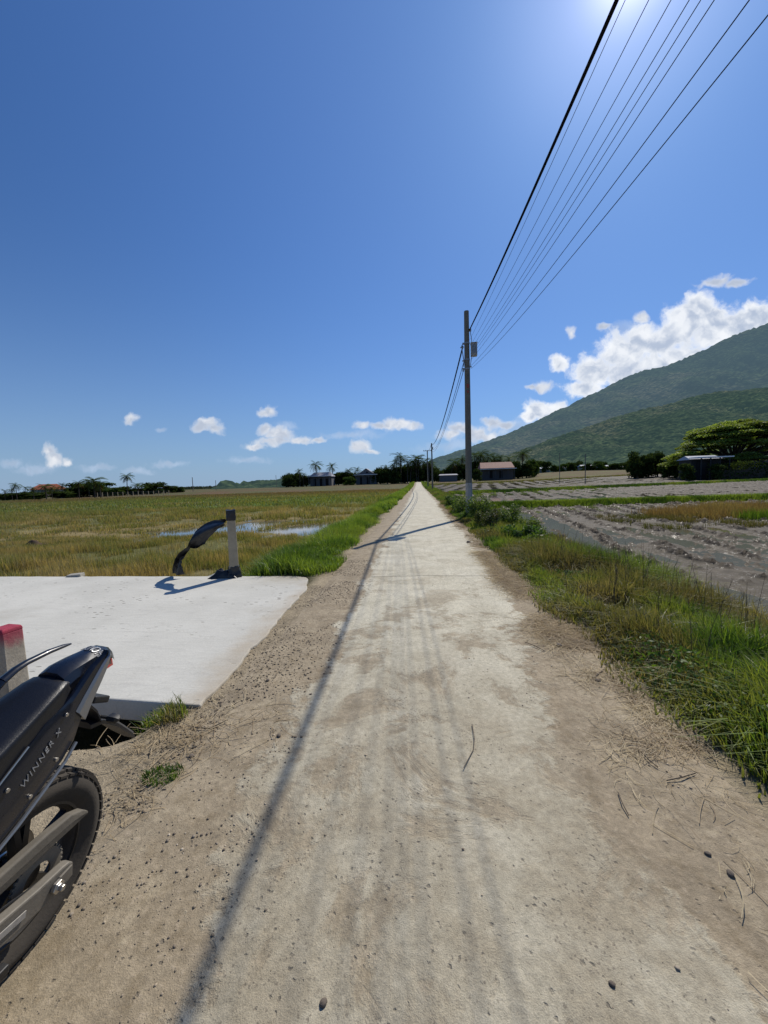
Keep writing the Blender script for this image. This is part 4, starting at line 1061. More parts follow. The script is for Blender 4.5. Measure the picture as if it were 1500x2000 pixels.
    ex = MB().tube([(.75, -.10, .20), (.5, -.14, .19), (.25, -.16, .24), (.18, -.17, .28)], .022, 10).tube([(.20, -.172, .27), (.05, -.178, .33), (-.08, -.18, .38)], [.045, .05, .04], 14)
    ex.build('exhaust', matte_m, root, smooth=40)
    ss_ = MB().tube([(.52, .12, .27), (.50, .20, .13), (.485, .262, .030)], .011, 8).box((.48, .27, .028), (.07, .03, .008))
    ss_.build('side_stand', matte_m, root)
    return root
build_bike()

# ------------------------------------------------------------------ stones
stone_m = simple('field stone', (.13, .105, .08), .9, var=.4, scale=30, bump=.4)
def stone(x, y, r, label, seed):
    import bmesh
    b = bmesh.new(); bmesh.ops.create_icosphere(b, subdivisions=3, radius=1)
    rs = np.random.default_rng(seed)
    for v in b.verts:
        n = .75+.5*float(fbm(v.co.x*1.1+seed*3.1, v.co.y*1.1+v.co.z*.9, seed, 3))
        v.co = Vector((v.co.x*1.25, v.co.y, v.co.z*.75))*n*r
    me = bpy.data.meshes.new('stone'); b.to_mesh(me); b.free(); me.shade_smooth()
    o = link('stone', me, stone_m); z = max(ground_at(x, y), float(rz(x, y)) if abs(x) < 1.6 else -9)
    o.location = (x, y, z+r*.35); o.rotation_euler = (0, 0, seed); tag(o, label, 'stone', 'loose stones on the lane')
def gnd_pt(px, py):
    d = ray(px, py); t = -CAM_H/d[2]; return t*d[0], t*d[1]
for px, py, r, lb in [(1092,1262,.021,'brown stone on the dirt by the right edge, the biggest there'), (1168,1330,.017,'flat stone among the straw at the right lane edge'), (523,1330,.014,'dark stone on the brown shoulder below the slab tip'), (373,1478,.013,'small dark clod right of the motorbike tail'), (1382,1670,.010,'lone pebble on bare dirt at the lower right'), (915,1060,.04,'dark clod lying on the lane beyond the joint'), (632,1967,.010,'dark pebble at the bottom of the shadow side'), (1195,1928,.008,'tiny dark pebble near the bottom right'), (1427,1710,.012,'pale chip at the right margin of the dirt'), (545,1440,.012,'dark chip beside the cable shadow')]:
    xx, yy = gnd_pt(px, py); stone(xx, yy, r, lb, int(px) % 17+1)
twig_m = simple('dry twig', (.10, .075, .05), .9)
def twig(pix, r, label):
    pts = []
    for i, (px, py) in enumerate(pix):
        a, b = gnd_pt(px, py); pts.append((a, b, (float(rz(a, b)) if abs(a) < 1.6 else ground_at(a, b))+.008+.006*(i % 2)))
    tag(MB().tube(pts, r, 5).build('twig', twig_m, smooth=60), label, 'twig', 'dry twigs on the lane')
twig([(922,1420),(927,1450),(925,1470),(906,1508)], .0022, 'thin bent twig lying mid lane')
twig([(1207,1552),(1215,1575),(1228,1598)], .0025, 'short straight twig right of the lane centre')
twig([(1252,1472),(1268,1490),(1285,1502)], .0028, 'short twig on the dirt left of the straw heap')
twig([(1025,1257),(1045,1265),(1064,1274)], .003, 'dark twig left of the brown stone')
twig([(1200,1255),(1203,1275),(1180,1305),(1162,1325)], .004, 'pale bent stalk curling at the right grass edge')
twig([(1302,1928-400),(1330,1524),(1358,1512)], .003, 'forked stalk pointing into the straw heap')
twig([(375,1408),(380,1420),(410,1424),(445,1410)], .0035, 'dark root loop by the slab corner')

chunk_m = simple('broken concrete', (.34, .32, .27), .9, var=.35, scale=12, bump=.4)
def chunk(px, py, z, d, rz, label):
    dd = ray(px, py); t = (z-CAM_H)/dd[2]
    o = MB().box((0, 0, d[2]/2), d, Euler((.12, -.08, rz)).to_matrix()).build('concrete_chunk', chunk_m, bevel=.012)
    o.location = (t*dd[0], t*dd[1], z-.02); tag(o, label, 'rubble')
chunk(148, 1126, .0, (.26, .12, .07), .1, 'pale concrete block lying on the far edge of the slab')
chunk(318, 1388, -.10, (.16, .09, .07), .5, 'broken concrete piece in the grass at the slab corner')
chunk(283, 1392, -.16, (.12, .10, .08), -.4, 'old rubble lump in the shadow under the slab corner')
earth_m = simple('dark earth', (.07, .045, .028), .95, var=.4, scale=6, bump=.4)
hx = at_y(63, 1050, 13.2)
heap(hx[0], 13.2, .35, .25, .26, 'earth_heap', earth_m, 'dark brown earth heap in the left stubble field', 'earth heap', 9, -.5)
# ------------------------------------------------------------------ bushes on the right bank
bark_m = simple('bark', (.055, .045, .035), .95, var=.3, scale=4, bump=.3)
leaf_m = leaf_mat('leaves', .45, .02, .5)
far_leaf_m = leaf_mat('tree leaves', .30, .0, .5)
def leaf_cloud(pts, nrm, size, col, name):
    """pointed leaf quads at pts"""
    n = len(pts)
    d = rng.normal(size=(n, 3)); d /= np.linalg.norm(d, axis=1)[:, None]
    if nrm is not None: d = d*.8+nrm; d /= np.linalg.norm(d, axis=1)[:, None]
    t = np.cross(d, rng.normal(size=(n, 3))); t /= np.linalg.norm(t, axis=1)[:, None]+1e-9
    b = np.cross(d, t); s = np.broadcast_to(size, n)[:, None]
    v = np.stack([pts-t*s, pts+b*s*.42, pts+t*s, pts-b*s*.42], 1)
    me = fast_mesh(name, v.reshape(-1, 3), np.arange(n*4), np.arange(n)*4, None, np.repeat(col[:, None, :], 4, 1).reshape(-1, 3))
    return me
def shrub(cx, cy, rx, ry, h, n, size, pal, label, lumps=9, grp=None):
    z0 = ground_at(cx, cy)
    root = empty('shrub', (cx, cy, z0)); tag(root, label, 'shrub', grp)
    P_ = []; N_ = []; stem = MB()
    for k in range(lumps):
        a = rng.uniform(0, 6.28); q = math.sqrt(rng.uniform(0, 1))*.75
        c = np.array([q*math.cos(a)*rx, q*math.sin(a)*ry, h*rng.uniform(.35, .85)*(1-.4*q)])
        r = np.array([rx, ry, h])*rng.uniform(.25, .45)
        m_ = n//lumps
        d = rng.normal(size=(m_, 3)); d /= np.linalg.norm(d, axis=1)[:, None]
        rad = rng.uniform(.35, 1.05, m_)[:, None]
        P_.append(c+d*rad*r); N_.append(d*.5+np.array([0, 0, .5]))
        stem.tube([(c[0]*.3, c[1]*.3, -.1), (c[0]*.6, c[1]*.6, c[2]*.5), tuple(c), tuple(c+np.array([rng.normal(0, .1), rng.normal(0, .1), h*.25]))], [.014, .010, .007, .003], 5)
    P_ = np.concatenate(P_); N_ = np.concatenate(N_); P_[:, 2] = np.abs(P_[:, 2])
    link('foliage', leaf_cloud(P_, N_, rng.uniform(.6, 1.2, len(P_))*size, tint(P_, pal, 1.5), 'foliage'), leaf_m, root)
    stem.build('stem', bark_m, root)
SHP = [(.035, .07, .012), (.06, .11, .018), (.09, .15, .025), (.12, .17, .04)]
shrub(2.25, 14.6, .75, .8, 1.15, 3600, .045, SHP, 'leafy green bush hiding the foot of the near utility pole')
shrub(3.1, 14.4, .85, .9, 1.05, 3600, .045, SHP, 'rounded green bush right of the pole foot', grp='bushes on the right bank')
shrub(2.15, 12.7, .5, .8, .75, 2600, .04, [(.05, .05, .03), (.07, .08, .02), (.05, .08, .02)], 'dull brownish bush in front of the pole bush')
shrub(3.75, 13.3, .6, .7, .8, 2200, .045, SHP[1:], 'paler bush on the mud side of the bank')
shrub(2.75, 10.6, .6, .55, .55, 2600, .05, [(.05, .12, .02), (.08, .16, .03), (.04, .09, .015)], 'low broad leaved weed bush before the mud edge')
shrub(2.05, 18.5, .6, 1.2, .8, 2400, .05, SHP, 'bush beyond the utility pole by the lane')
shrub(2.2, 24., .7, 2., .8, 2400, .07, SHP, 'farther low bush on the right bank of the lane')
def weeds(n, x0, x1, y0, y1, hmax, size, pal, label, seed, thr=.5):
    x = rng.uniform(x0, x1, n); y = rng.uniform(y0, y1, n)
    f = fbm(x*1.2, y*1.2, seed, 3); k = f > thr
    k &= dr_(x, y) > rng.uniform(.2, .8, n)
    x, y, f = x[k], y[k], f[k]
    z = gz(x, y) + rng.uniform(.15, 1, len(x))*hmax*(.35+2.2*(f-thr))*ss(1.5, 2.2, x)
    pp = np.stack([x, y, z], -1)
    tag(link('weeds', leaf_cloud(pp, np.tile([0, 0, .7], (len(pp), 1)), rng.uniform(.6, 1.3, len(pp))*size, tint(pp, pal, 1.4, seed+3), 'weeds'), leaf_m), label, kind='stuff')
weeds(60000, 1.5, 4.6, 1.2, 8, .42, .022, [(.03, .07, .012), (.06, .12, .018), (.10, .17, .025)], 'low broad leaved weeds among the near right bank grass', 151)
weeds(60000, 1.5, 4.6, 8, 20, .45, .034, [(.03, .065, .012), (.06, .11, .018), (.10, .16, .025)], 'leafy weeds on the right bank before the pole', 152)
# dry weed stalks standing out of the near bank
ps = scatter(150, 1.9, 4.1, 2.2, 8.5, lambda x, y: .25+.75*np.exp(-((y-5)/2)**2))
mb = MB()
for q in ps:
    h = rng.uniform(.45, .95); lx, ly = rng.normal(0, .12, 2)
    tp = (q[0]+lx*h, q[1]+ly*h, q[2]+h)
    mb.tube([tuple(q), (q[0]+lx*h*.35, q[1]+ly*h*.35, q[2]+h*.55), tp], [.003, .0025, .0012], 4)
    for k in range(3):
        t = rng.uniform(.5, .95); b = (q[0]+lx*h*t, q[1]+ly*h*t, q[2]+h*t)
        mb.tube([b, (b[0]+rng.normal(0, .05), b[1]+rng.normal(0, .05), b[2]+rng.uniform(.02, .09))], [.0016, .0008], 3)
tag(mb.build('dry_stalks', simple('dry stalk', (.085, .06, .035), .95)), 'dark dry weed stalks rising from the near right bank', kind='stuff')

# ------------------------------------------------------------------ trees
DARK = [(.022, .038, .012), (.042, .068, .018), (.065, .095, .026), (.038, .058, .018)]
MIDG = [(.035, .06, .015), (.06, .10, .022), (.085, .13, .03), (.05, .085, .02)]
def palm_proto(h, seed, fr=20, L=2.6):
    rs = np.random.default_rng(seed)
    root = empty('palm_tree')
    lean = rs.normal(0, .05, 2)
    tp = np.array([lean[0]*h, lean[1]*h, h])
    pts = [tuple(tp*t*np.array([t, t, 1])) for t in np.linspace(0, 1, 8)]
    MB().tube(pts, list(np.linspace(.20, .12, 8)), 7).build('trunk', bark_m, root, smooth=60)
    V = []; F = []; colr = []
    for k in range(fr):
        az = 2*math.pi*k/fr*2.4+rs.normal(0, .2); e0 = R_(rs.uniform(-30, 75)); Lk = L*rs.uniform(.8, 1.1)
        p = tp.copy(); el = e0; N = 12; st = Lk/N; c0 = np.array(DARK[rs.integers(0, 4)])*rs.uniform(.9, 1.5)
        if e0 < -.2: c0 = np.array([.05, .04, .02])
        sd = np.array([-math.sin(az), math.cos(az), 0])
        for j in range(N):
            d = np.array([math.cos(az)*math.cos(el), math.sin(az)*math.cos(el), math.sin(el)])
            upv = np.cross(sd, d)
            ll = .75*math.sin(math.pi*min(1, (j+1.2)/(N+1)))*L/2.6
            for s in (-1, 1):
                tipv = p + d*ll*.55 + sd*s*ll*.75 + np.array([0, 0, -ll*.35])
                n0 = len(V)
                V.extend([p-d*.05, p+d*.13, tipv]); F.append((n0, n0+1, n0+2)); colr += [c0]*3
            p = p + d*st; el -= R_(rs.uniform(5, 9.5))
        n0 = len(V)
    V = np.array(V); lp = np.array(F).ravel()
    me = fast_mesh('crown', V, lp, np.arange(len(F))*3, None, np.array(colr))
    link('crown', me, far_leaf_m, root)
    return root
def broad_proto(seed, n=2400, lumps=15, pal=DARK, size=.055, flat=1.0):
    """unit tree: height 1, crown about 0.9 wide"""
    rs = np.random.default_rng(seed)
    root = empty('tree')
    tr = MB().tube([(0, 0, -.05), (.01, 0, .2), (.0, .01, .45), (0, 0, .7)], [.035, .028, .02, .008], 7)
    P_ = []; N_ = []
    for k in range(lumps):
        a = rs.uniform(0, 6.28); q = math.sqrt(rs.uniform(0, 1))*.30
        c = np.array([q*math.cos(a), q*math.sin(a), rs.uniform(.12, .82)*(1-.25*q)])
        r = rs.uniform(.14, .24)*np.array([1, 1, .8*flat])
        m_ = n//lumps
        d = rs.normal(size=(m_, 3)); d /= np.linalg.norm(d, axis=1)[:, None]
        P_.append(c+d*rs.uniform(.4, 1.08, m_)[:, None]*r); N_.append(d+np.array([0, 0, .3]))
        tr.tube([(0, 0, .25), tuple(c*.6+np.array([0, 0, .1])), tuple(c)], [.018, .012, .004], 5)
    tr.build('trunk', bark_m, root, smooth=60)
    P_ = np.concatenate(P_); N_ = np.concatenate(N_)
    col = tint(P_*6, pal, 1., seed)
    link('crown', leaf_cloud(P_, N_, rs.uniform(.6, 1.3, len(P_))*size, col, 'crown'), far_leaf_m, root)
    return root
palms = [palm_proto(8, 1, 22, 3.6), palm_proto(8, 2, 26, 3.8), palm_proto(8, 3, 20, 4.2), palm_proto(4, 4, 22, 3.4)]
broads = [broad_proto(11), broad_proto(12, lumps=18), broad_proto(13, lumps=11), broad_proto(14, pal=MIDG), broad_proto(15, pal=MIDG, lumps=9)]
used = set()
def place(proto, px, py_top, Y, label, group, cat, wid=None, py_base=None, rot=None):
    t = at_y(px, py_top, Y); x = t[0]; z0 = ground_at(x, Y) if py_base is None else at_y(px, py_base, Y)[2]
    h = max(.6, t[2]-z0)
    if id(proto) not in used: o = proto; used.add(id(proto))
    else: o = copy_tree(proto)
    o.location = (x, Y, z0-.05)
    o.rotation_euler = (0, 0, random.uniform(0, 6.28) if rot is None else rot)
    if cat == 'palm tree':
        ph = 8. if proto is not palms[3] else 4.
        s = h/(ph+1.3); o.scale = (s, s, s)
    else:
        w = h if wid is None else wid; o.scale = (w, w, h)
    tag(o, label, cat, group); return o
def palm(px, pt, Y, label, group, k=None): place(palms[random.randrange(3) if k is None else k], px, pt, Y, label, group, 'palm tree')
def tree(px, pt, Y, label, group, k=None, w=None): place(broads[random.randrange(3) if k is None else k], px, pt-(5 if 540 < px < 1060 and Y < 260 else 0), Y, label, group, 'tree', wid=None if w is None else w*1.25)
# left tree line
GL = 'palms in the left tree line'; LB = 'coconut palm crowded into the left tree line'
for px, pt, Y in [(22,953,118),(48,950,122),(122,944,128),(112,951,124),(172,936,132),(268,942,140),(276,946,138),(8,956,116),(30,943,112),(88,944,114),(100,949,113),(182,930,118),(194,939,118),(152,938,119),(64,950,113),(318,944,150)]: palm(px, pt, Y, LB, GL, random.choice([0, 1, 3]))
palm(246, 924, 138, 'tall coconut palm standing alone above the left tree line', None, 1)
GB = 'round trees in the left tree line'; LT = 'dark leafy tree in the left tree line'
for px, pt, Y, w in [(5,962,120,8),(26,960,122,8),(112,956,126,9),(278,952,146,8),(40,958,126,8),(75,960,120,9),(145,944,136,9),(160,938,140,10),(188,938,136,11),(215,950,142,9),(235,948,146,8),(258,952,142,7)]: tree(px, pt, Y, LT, GB, None, w)
tree(298, 938, 145, 'rounded bushy tree at the right end of the left tree line', None, 1, 8.5)
tree(322, 946, 165, 'smaller round tree just right of the rounded bushy one', None, 0, 8)
tree(343, 947, 170, 'small dark tree in the left distance between round trees', None, 2, 6)
tree(352, 950, 172, 'last small tree at the end of the left tree line', None, 2, 5)
tree(222, 953, 136, 'bright leafy tree below the tall lone palm', None, 3, 7)
# mid clump around the two farmhouses
GP = 'palms around the farmhouses'; LP = 'dark coconut palm rising by the farmhouses left of the lane'
palm(617, 901, 205, 'tallest palm behind the white fronted farmhouse', None, 1)
palm(649, 906, 207, 'palm at the right end of the white fronted farmhouse', None, 0)
for px, pt, Y in [(585,917,196),(680,914,212),(700,912,214),(592,924,194)]: palm(px, pt, Y, LP, GP)
palm(782, 884, 200, 'tall palm above the dark grove left of the lane end', None, 1)
GG = 'palms in the grove at the lane end'; LG = 'coconut palm in the dark grove at the end of the lane'
for px, pt, Y in [(806,889,205),(822,895,208),(768,904,203),(795,898,198),(813,902,201),(832,906,212),(755,908,205),(789,908,210),(800,893,200),(816,891,203),(838,898,206),(773,897,200),(845,905,210)]: palm(px, pt, Y, LG, GG)
GM = 'dark trees around the farmhouses'; LM = 'dark tree in the thicket around the farmhouses'
for px, pt, Y, w in [(562,928,196,8),(573,924,200,8),(598,930,202,8),(660,926,212,9),(672,922,215,10),(690,924,220,9),(742,914,206,10),(735,920,206,9),(756,916,203,9),(566,934,193,6)]: tree(px, pt, Y, LM, GM, None, w)
GE = 'trees in the grove at the lane end'; LE = 'dark tree packed in the grove at the lane end'
for px, pt, Y, w in [(765,914,204,9),(778,912,206,9),(790,912,204,10),(802,906,206,10),(812,912,212,9),(826,910,214,10),(838,908,214,9),(848,914,216,8),(818,918,207,8),(772,922,200,7),(855,920,205,6),(866,926,220,6)]: tree(px, pt, Y, LE, GE, None, w)
tree(683, 934, 196, 'light green bush between the two farmhouses', None, 3, 7)
# right of the lane
GR = 'palms behind the red roofed house'; LR = 'dark coconut palm between the lane end and the red roofed house'
for px, pt, Y in [(880,900,215),(893,896,220),(902,890,225),(938,880,230),(925,884,228),(950,886,232),(965,888,235),(978,890,236),(990,892,238)]: palm(px, pt, Y, LR, GR)
palm(1020, 878, 205, 'pointed dark palm right of the red roofed house', None, 1)
GQ = 'trees behind the red roofed house'; LQ = 'dark tree filling the row behind the red roofed house'
for px, pt, Y, w in [(888,908,222,9),(905,904,226,9),(925,900,230,10),(945,900,234,10),(962,900,236,10),(980,900,240,10),(1000,902,215,9),(872,916,216,7),(1012,905,205,8),(1028,906,203,8)]: tree(px, pt, Y, LQ, GQ, None, w)
tree(1040, 898, 215, 'pale green tree right of the pointed dark palm', None, 3, 7)
tree(930, 918, 180, 'low bush at the left end of the red roofed house', None, 0, 5)
# by the rain tree
GD = 'dark trees left of the rain tree'; LD = 'dark tree left of the great rain tree'
for px, pt, Y, w in [(1242,876,150,6.5),(1256,886,152,6),(1285,876,155,7),(1268,884,150,6.5),(1302,890,150,6),(1322,884,145,6),(1245,896,148,5.5),(1328,896,140,6)]: tree(px, pt, Y, LD, GD, None, w)
tree(1297, 895, 143, 'yellow green young tree before the dark trees', None, 4, 4)
tree(1398, 903, 106, 'bush under the rain tree by the veranda', None, 0, 3.6)
tree(1340, 899, 107, 'dark bush at the left end of the veranda roofed house', None, 1, 4.)
# village at the hill foot
GV = 'trees round the far village'; LV = 'small hazy tree among the far village houses'
for px in list(range(1035, 1240, 9)): tree(px+random.uniform(-4, 4), random.uniform(896, 909), random.choice([random.uniform(330, 380), random.uniform(300, 320)]), LV, GV, random.choice([0, 1, 3]), random.uniform(6, 11))
# distant wood on the left horizon
X_ = np.concatenate([rng.uniform(-420, -95, 5000)]); Y_ = 560+rng.uniform(-30, 60, 5000)
Z_ = gz(X_, Y_)+rng.uniform(0, 1, 5000)*(2+5*fbm(X_*.02, Y_*.0+1, 111, 3)**1.5)
pp = np.stack([X_, Y_, Z_], -1)
tag(link('woods', leaf_cloud(pp, None, rng.uniform(1.2, 2.4, len(pp)), tint(pp, [(.045, .06, .05), (.055, .075, .06)], .02), 'woods'), far_leaf_m), 'far wood along the left horizon', kind='stuff')

# the great rain tree
def rain_tree():
    Y = 128.; c = at_y(1432, 922, Y); gx0 = c[0]; z0 = ground_at(gx0, Y)
    root = empty('rain_tree', (gx0, Y, z0)); tag(root, 'huge spreading umbrella crowned rain tree on the right', 'tree')
    s = Y/750.
    tr = MB().tube([(0, 0, -.3), (.1, 0, 2), (0, 0, 4.2)], [.95, .7, .6], 10)
    P_ = []; N_ = []; Ccol = []
    pads = []
    W = 17.; Htop = 17.
    for k in range(210):
        a = rng.uniform(0, 6.28); q = math.sqrt(rng.uniform(0, 1))
        px_, py_ = q*math.cos(a)*W, q*math.sin(a)*W*.8
        top = Htop-9.5*q**2.6
        z = top - (rng.uniform(0, 3.2) if q < .7 else rng.uniform(0, 4.5))
        pads.append((px_+1.0, py_, max(z, 4.5), rng.uniform(2.2, 4.2)))
    for i, (x, y, z, r) in enumerate(pads):
        m_ = int(420*r/3)
        a = rng.uniform(0, 6.28, m_); q = np.sqrt(rng.uniform(0, 1, m_))*r
        zz = z+rng.normal(0, .14, m_)+.7*(1-(q/r)**2)
        P_.append(np.stack([x+q*np.cos(a), y+q*np.sin(a), zz], -1)); N_.append(np.tile([0, 0, 1.1], (m_, 1)))
        tr_k = rng.uniform(.55, 1.35)
        Ccol.append(np.array([.19, .255, .05])[None]*tr_k*rng.uniform(.7, 1.35, m_)[:, None])
        if i % 3 == 0:
            f = .35
            tr.tube([(0, 0, 3.2+rng.uniform(0, 1)), (x*f, y*f, 4.5+z*.22), (x*.7, y*.7, z*.72), (x, y, z)], [.38, .27, .16, .05], 6)
    link('crown', leaf_cloud(np.concatenate(P_), np.concatenate(N_), rng.uniform(.22, .48, sum(len(p) for p in P_)), np.concatenate(Ccol), 'crown'), leaf_m, root)
    tr.build('trunk', bark_m, root, smooth=60)
rain_tree()
# dark hedge and wall under it
def hedge(px0, px1, pb, pt, Y, label):
    a = at_y(px0, pb, Y); b = at_y(px1, pb, Y); t_ = at_y(px0, pt, Y)
    n = 5000; x = rng.uniform(a[0], b[0], n); z0 = gz(x, 0*x+Y); h = t_[2]-float(z0.mean())
    root = empty('hedge', ((a[0]+b[0])/2, Y, float(z0.mean()))); tag(root, label, 'hedge')
    pp = np.stack([x-root.location.x, rng.uniform(-1.2, 1.2, n), rng.uniform(0, 1, n)*h*(.75+.5*fbm(x*.3, x*0, 121, 3))], -1)
    link('foliage', leaf_cloud(pp, None, rng.uniform(.2, .4, n), tint(pp, DARK, .5), 'foliage'), far_leaf_m, root)
    MB().box((0, 0, h*.3), ((b[0]-a[0])*.98, 1.2, h*.6)).build('stems', bark_m, root)
hedge(1385, 1640, 927, 906, 108, 'dark hedge along the field edge under the rain tree')

# ------------------------------------------------------------------ houses
def roof_mat(name, col): return simple(name, col, .75, var=.25, scale=.8)
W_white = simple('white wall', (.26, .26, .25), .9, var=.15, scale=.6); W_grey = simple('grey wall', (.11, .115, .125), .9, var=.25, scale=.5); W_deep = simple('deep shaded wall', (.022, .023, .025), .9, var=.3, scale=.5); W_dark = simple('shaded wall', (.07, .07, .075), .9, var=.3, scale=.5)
R_red = roof_mat('red tiles', (.36, .10, .05)); R_rust = roof_mat('faded tiles', (.30, .13, .09)); R_grey = roof_mat('grey sheet roof', (.22, .23, .26)); R_pale = roof_mat('pale sheet roof', (.36, .38, .42)); R_white = roof_mat('white eave', (.75, .76, .78))
def house(px0, px1, pb, pe, pr, Y, wallm, roofm, label, group=None, hip=0., wins=(), doors=(), porch=None, depth=8., gable=False):
    a = at_y(px0, pb, Y); b = at_y(px1, pb, Y); mid = (px0+px1)/2
    z0 = at_y(mid, pb, Y)[2]; ze = at_y(mid, pe, Y)[2]; zr = at_y(mid, pr, Y)[2]
    cx = (a[0]+b[0])/2; Wd = (b[0]-a[0]); h = ze-z0; rh = zr-ze
    gz0 = ground_at(cx, Y)
    root = empty('house', (cx, Y, min(z0, gz0))); tag(root, label, 'house', group)
    dz = z0-min(z0, gz0)
    wl = MB().box((0, depth/2, (h+dz)/2), (Wd, depth, h+dz))
    if gable:
        wl.add([(-Wd/2, .01, h+dz), (Wd/2, .01, h+dz), (0, .01, h+dz+rh), (-Wd/2, .3, h+dz), (Wd/2, .3, h+dz), (0, .3, h+dz+rh)], [(0, 1, 2), (5, 4, 3), (0, 2, 5, 3), (1, 4, 5, 2), (0, 3, 4, 1)])
    w = wl.build('wall', wallm, root)
    o = .5; zz = h+dz
    if gable:
        rf = MB()
        for s in (-1, 1): rf.add([(s*(Wd/2+o), -.6, zz-.15), (0, -.6, zz+rh+.1), (0, depth+.5, zz+rh+.1), (s*(Wd/2+o), depth+.5, zz-.15), (s*(Wd/2+o), -.6, zz-.30), (0, -.6, zz+rh-.05), (0, depth+.5, zz+rh-.05), (s*(Wd/2+o), depth+.5, zz-.30)], [(0,1,2,3),(4,7,6,5),(0,4,5,1),(2,6,7,3),(0,3,7,4)])
    else:
        i = Wd/2*hip
        rf = MB().add([(-Wd/2-o, -o, zz), (Wd/2+o, -o, zz), (Wd/2+o, depth+o, zz), (-Wd/2-o, depth+o, zz), (-Wd/2-o+i, depth/2, zz+rh), (Wd/2+o-i, depth/2, zz+rh)], [(0, 1, 5, 4), (2, 3, 4, 5), (1, 2, 5), (3, 0, 4), (3, 2, 1, 0)])
    rf.build('roof', roofm, root)
    k = Y/750.
    for (x0, x1, y0, y1) in wins:
        X0 = at_y(x0, y0, Y); X1 = at_y(x1, y1, Y)
        wi = MB().box(((X0[0]+X1[0])/2-cx, -.02, (X0[2]+X1[2])/2-z0+dz), (abs(X1[0]-X0[0]), .08, abs(X0[2]-X1[2]))).build('window', black_m, root)
    for (x0, x1, y0) in doors:
        X0 = at_y(x0, y0, Y); X1 = at_y(x1, y0, Y); hh = X0[2]-z0
        MB().box(((X0[0]+X1[0])/2-cx, -.02, hh/2+dz), (X1[0]-X0[0], .08, hh)).build('door', black_m, root)
    if porch:
        y_top, nposts, mat = porch
        zt = at_y(mid, y_top, Y-3)[2]-z0+dz
        MB().box((0, -1.7, zt), (Wd+1.2, 3.6, .28)).build('porch_roof', mat, root)
        for q in range(nposts):
            MB().box((-Wd/2+.3+(Wd-.6)*q/(nposts-1), -3.2, (zt-.14)/2), (.22, .22, zt-.14)).build('post', wallm, root)
    return root
house(62, 93, 972, 956, 945.5, 138, W_white, R_red, 'white house with an orange red tiled roof in the left tree line')
house(180, 212, 964, 957.5, 953.5, 143, W_grey, R_pale, 'low shed with a pale roof left of the tall lone palm')
house(110, 128, 966, 957, 952, 150, W_white, R_grey, 'small half hidden house behind the left palms')
house(606, 648, 949, 931, 922, 200, W_grey, R_grey, 'farmhouse with a bright white porch edge and columns', None, .3, (), ((612, 617, 935), (624, 629, 935), (636, 641, 935)), (930, 5, R_white))
house(696, 736, 947, 929, 915, 203, W_grey, R_grey, 'grey gabled farmhouse nearest the grove left of the lane', None, 0, ((715, 719, 921, 924),), ((703, 708, 932), (716, 722, 932)), (927, 4, R_white), gable=True)
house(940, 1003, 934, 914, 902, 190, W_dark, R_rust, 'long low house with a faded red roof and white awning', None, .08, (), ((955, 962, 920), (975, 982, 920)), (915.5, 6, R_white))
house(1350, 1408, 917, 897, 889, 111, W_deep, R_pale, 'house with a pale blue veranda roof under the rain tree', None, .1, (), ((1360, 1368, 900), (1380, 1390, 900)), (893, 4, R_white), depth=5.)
house(1452, 1540, 922, 897, 893, 140, W_grey, R_grey, 'grey building behind the trunk of the rain tree', None, .1)
house(860, 893, 938, 928, 925.5, 190, W_grey, R_grey, 'low grey walled shed between the lane end and the pole', None, .1)
vill = [(1046, 1058, 919, 915, 913, R_pale, 'pale roofed hut at the left end of the far village'), (1062, 1074, 918, 914, 911.5, R_grey, 'grey hut second from the left in the far village'), (1098, 1106, 917, 913, 911, R_pale, 'tiny pale hut near the slim pole in the far village'), (1136, 1158, 916, 911, 907.5, R_pale, 'wide pale roofed house in the far village beside the thin pole'), (1173, 1179, 915, 906, 904.5, R_white, 'tall narrow white house in the far village'), (1182, 1202, 915, 911, 908, R_pale, 'pale roofed house right of the tall narrow white one'), (1206, 1216, 915, 911.5, 909.5, R_grey, 'small grey house at the right end of the far village')]
for px0, px1, pb, pe, pr, rm_, lb in vill: house(px0, px1, pb, pe, pr, 325, W_white, rm_, lb, 'houses of the far village', .1)
# wire fence before the left tree line
def fence(px0, px1, Y, n, label):
    root = empty('fence', (0, 0, 0)); tag(root, label, 'fence')
    xs = [at_y(px0+(px1-px0)*i/(n-1), 965, Y)[0] for i in range(n)]
    root.location = (xs[0], Y, ground_at(xs[0], Y))
    for x in xs:
        MB().box((x-xs[0], 0, ground_at(x, Y)-root.location.z+.7), (.14, .14, 1.9)).build('post', conc_m, root)
    for zz in (.5, 1.0, 1.45):
        MB().tube([(x-xs[0], 0, ground_at(x, Y)-root.location.z+zz) for x in xs], .02, 4).build('rail', steel_m, root)
fence(190, 330, 121, 15, 'post and wire fence before the left tree line')

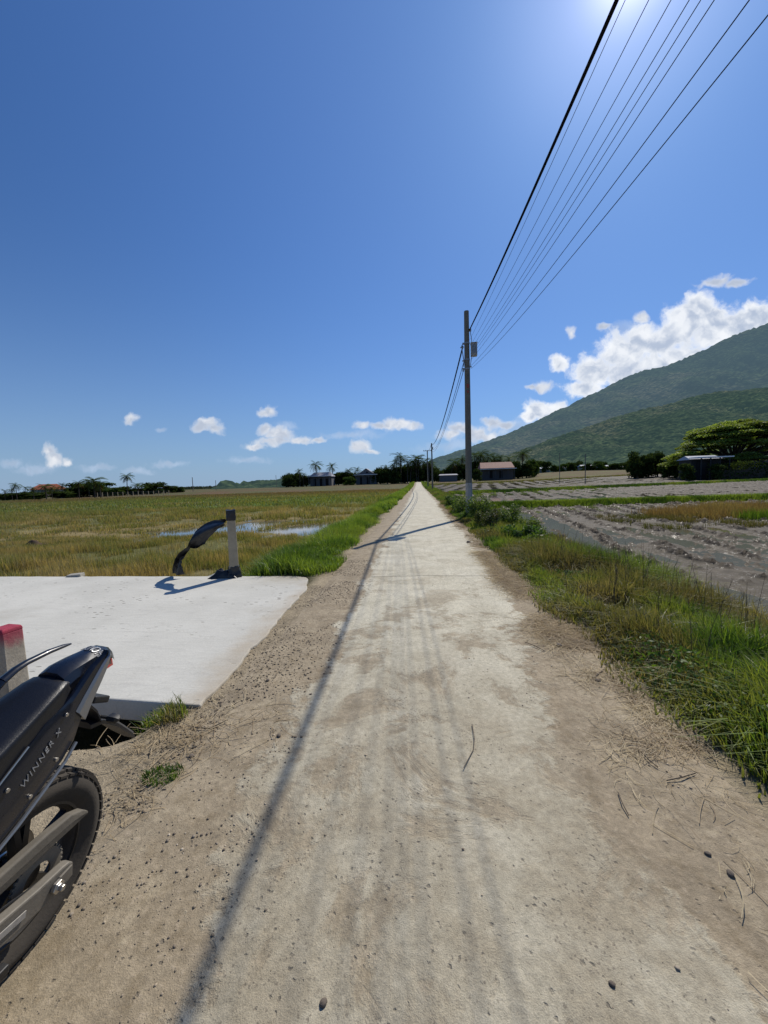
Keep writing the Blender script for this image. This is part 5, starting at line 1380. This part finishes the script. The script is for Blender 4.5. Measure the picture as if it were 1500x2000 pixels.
# ------------------------------------------------------------------ hills
def forest_mat(name, haze, k0, sc, dark=1.):
    mt, nt, p = new_mat(name)
    P = nt.pos()
    v = nt.voronoi(P, sc); n = nt.noise(P, sc*.12, 5, .6); n2 = nt.noise(P, sc*.9, 4, .6)
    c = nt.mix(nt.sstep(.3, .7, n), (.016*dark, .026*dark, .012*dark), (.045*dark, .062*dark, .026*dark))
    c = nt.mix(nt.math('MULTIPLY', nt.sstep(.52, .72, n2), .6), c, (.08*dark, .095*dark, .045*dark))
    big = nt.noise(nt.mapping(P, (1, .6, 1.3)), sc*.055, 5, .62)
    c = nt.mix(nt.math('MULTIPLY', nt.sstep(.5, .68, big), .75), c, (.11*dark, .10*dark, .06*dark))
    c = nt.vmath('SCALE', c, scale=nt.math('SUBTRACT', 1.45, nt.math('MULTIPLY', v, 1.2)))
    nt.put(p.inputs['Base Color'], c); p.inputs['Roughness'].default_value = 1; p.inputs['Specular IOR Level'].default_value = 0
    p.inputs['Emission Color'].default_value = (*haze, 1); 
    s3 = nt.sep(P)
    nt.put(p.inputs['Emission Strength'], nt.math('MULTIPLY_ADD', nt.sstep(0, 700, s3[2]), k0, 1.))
    nt.put(p.inputs['Normal'], nt.bump(nt.math('SUBTRACT', n2, v), 1., 6.))
    return mt
def ridge(pix, Y):
    q = [at_y(px, py, Y) for px, py in pix]
    return np.array([a[0] for a in q]), np.array([max(a[2], 0) for a in q])
fx, fz = ridge([(700,942),(800,938),(880,922),(950,905),(1000,892),(1080,860),(1150,837),(1220,815),(1300,795),(1400,769),(1500,763),(1620,770),(1800,800),(2200,880)], 1250.)
bx_, bz = ridge([(560,960),(700,955),(770,942),(830,909),(860,894),(950,862),(1050,824),(1150,771),(1250,730),(1330,702),(1400,671),(1500,629),(1620,575),(1760,540),(1950,600),(2400,800)], 2400.)
def crowns(x, y, s, sd):
    ix = np.floor(x/s); iy = np.floor(y/s); best = np.full(np.shape(x), 9.)
    for dx in (-1, 0, 1):
        for dy in (-1, 0, 1):
            jx = ix+dx; jy = iy+dy
            cx = (jx+hash2(jx, jy, sd))*s; cy = (jy+hash2(jx, jy, sd+1))*s
            best = np.minimum(best, np.hypot(x-cx, y-cy)/s)
    return np.clip(1-best*best*1.6, 0, 1)
def front(x, y):
    t = np.clip((y-430)/(1250-430), 0, 1.6)
    up_ = np.where(t < 1, t**1.25, 1-(t-1)*.7)
    h = np.interp(x, fx, fz)
    g = 1+.38*(fbm(x/120., y/300., 131, 4)-.5)*np.sin(np.clip(t, 0, 1)*math.pi)*2
    z = h*up_*g
    tr = ss(.0, .06, t)*(h > 4)
    return gz(x, y)*0+2.5 + z + tr*(10*crowns(x, y, 13., 5)+14*(fbm(x/55., y/80., 137, 3)-.5)+4*fbm(x/25., y/25., 133, 2)) - 4.
def back(x, y):
    t = np.clip((y-900)/(2400-900), 0, 1.5)
    up_ = np.where(t < 1, t**1.15, 1-(t-1)*.8)
    h = np.interp(x, bx_, bz)
    g = 1+.5*(fbm(x/260., y/700., 135, 5)-.5)*np.sin(np.clip(t, 0, 1)*math.pi)*2
    return h*up_*g + 15*crowns(x, y, 19., 7)*(h > 8) + 34*(fbm(x/130., y/160., 136, 4)-.3)*(h > 8) - 12
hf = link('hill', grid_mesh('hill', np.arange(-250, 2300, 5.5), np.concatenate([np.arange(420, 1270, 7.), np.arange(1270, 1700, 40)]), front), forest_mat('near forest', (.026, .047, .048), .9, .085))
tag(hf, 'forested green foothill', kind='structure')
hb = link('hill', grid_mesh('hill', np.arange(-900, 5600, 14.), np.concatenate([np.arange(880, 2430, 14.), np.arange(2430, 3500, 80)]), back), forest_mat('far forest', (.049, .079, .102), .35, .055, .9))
tag(hb, 'hazy blue mountain slope', kind='structure')
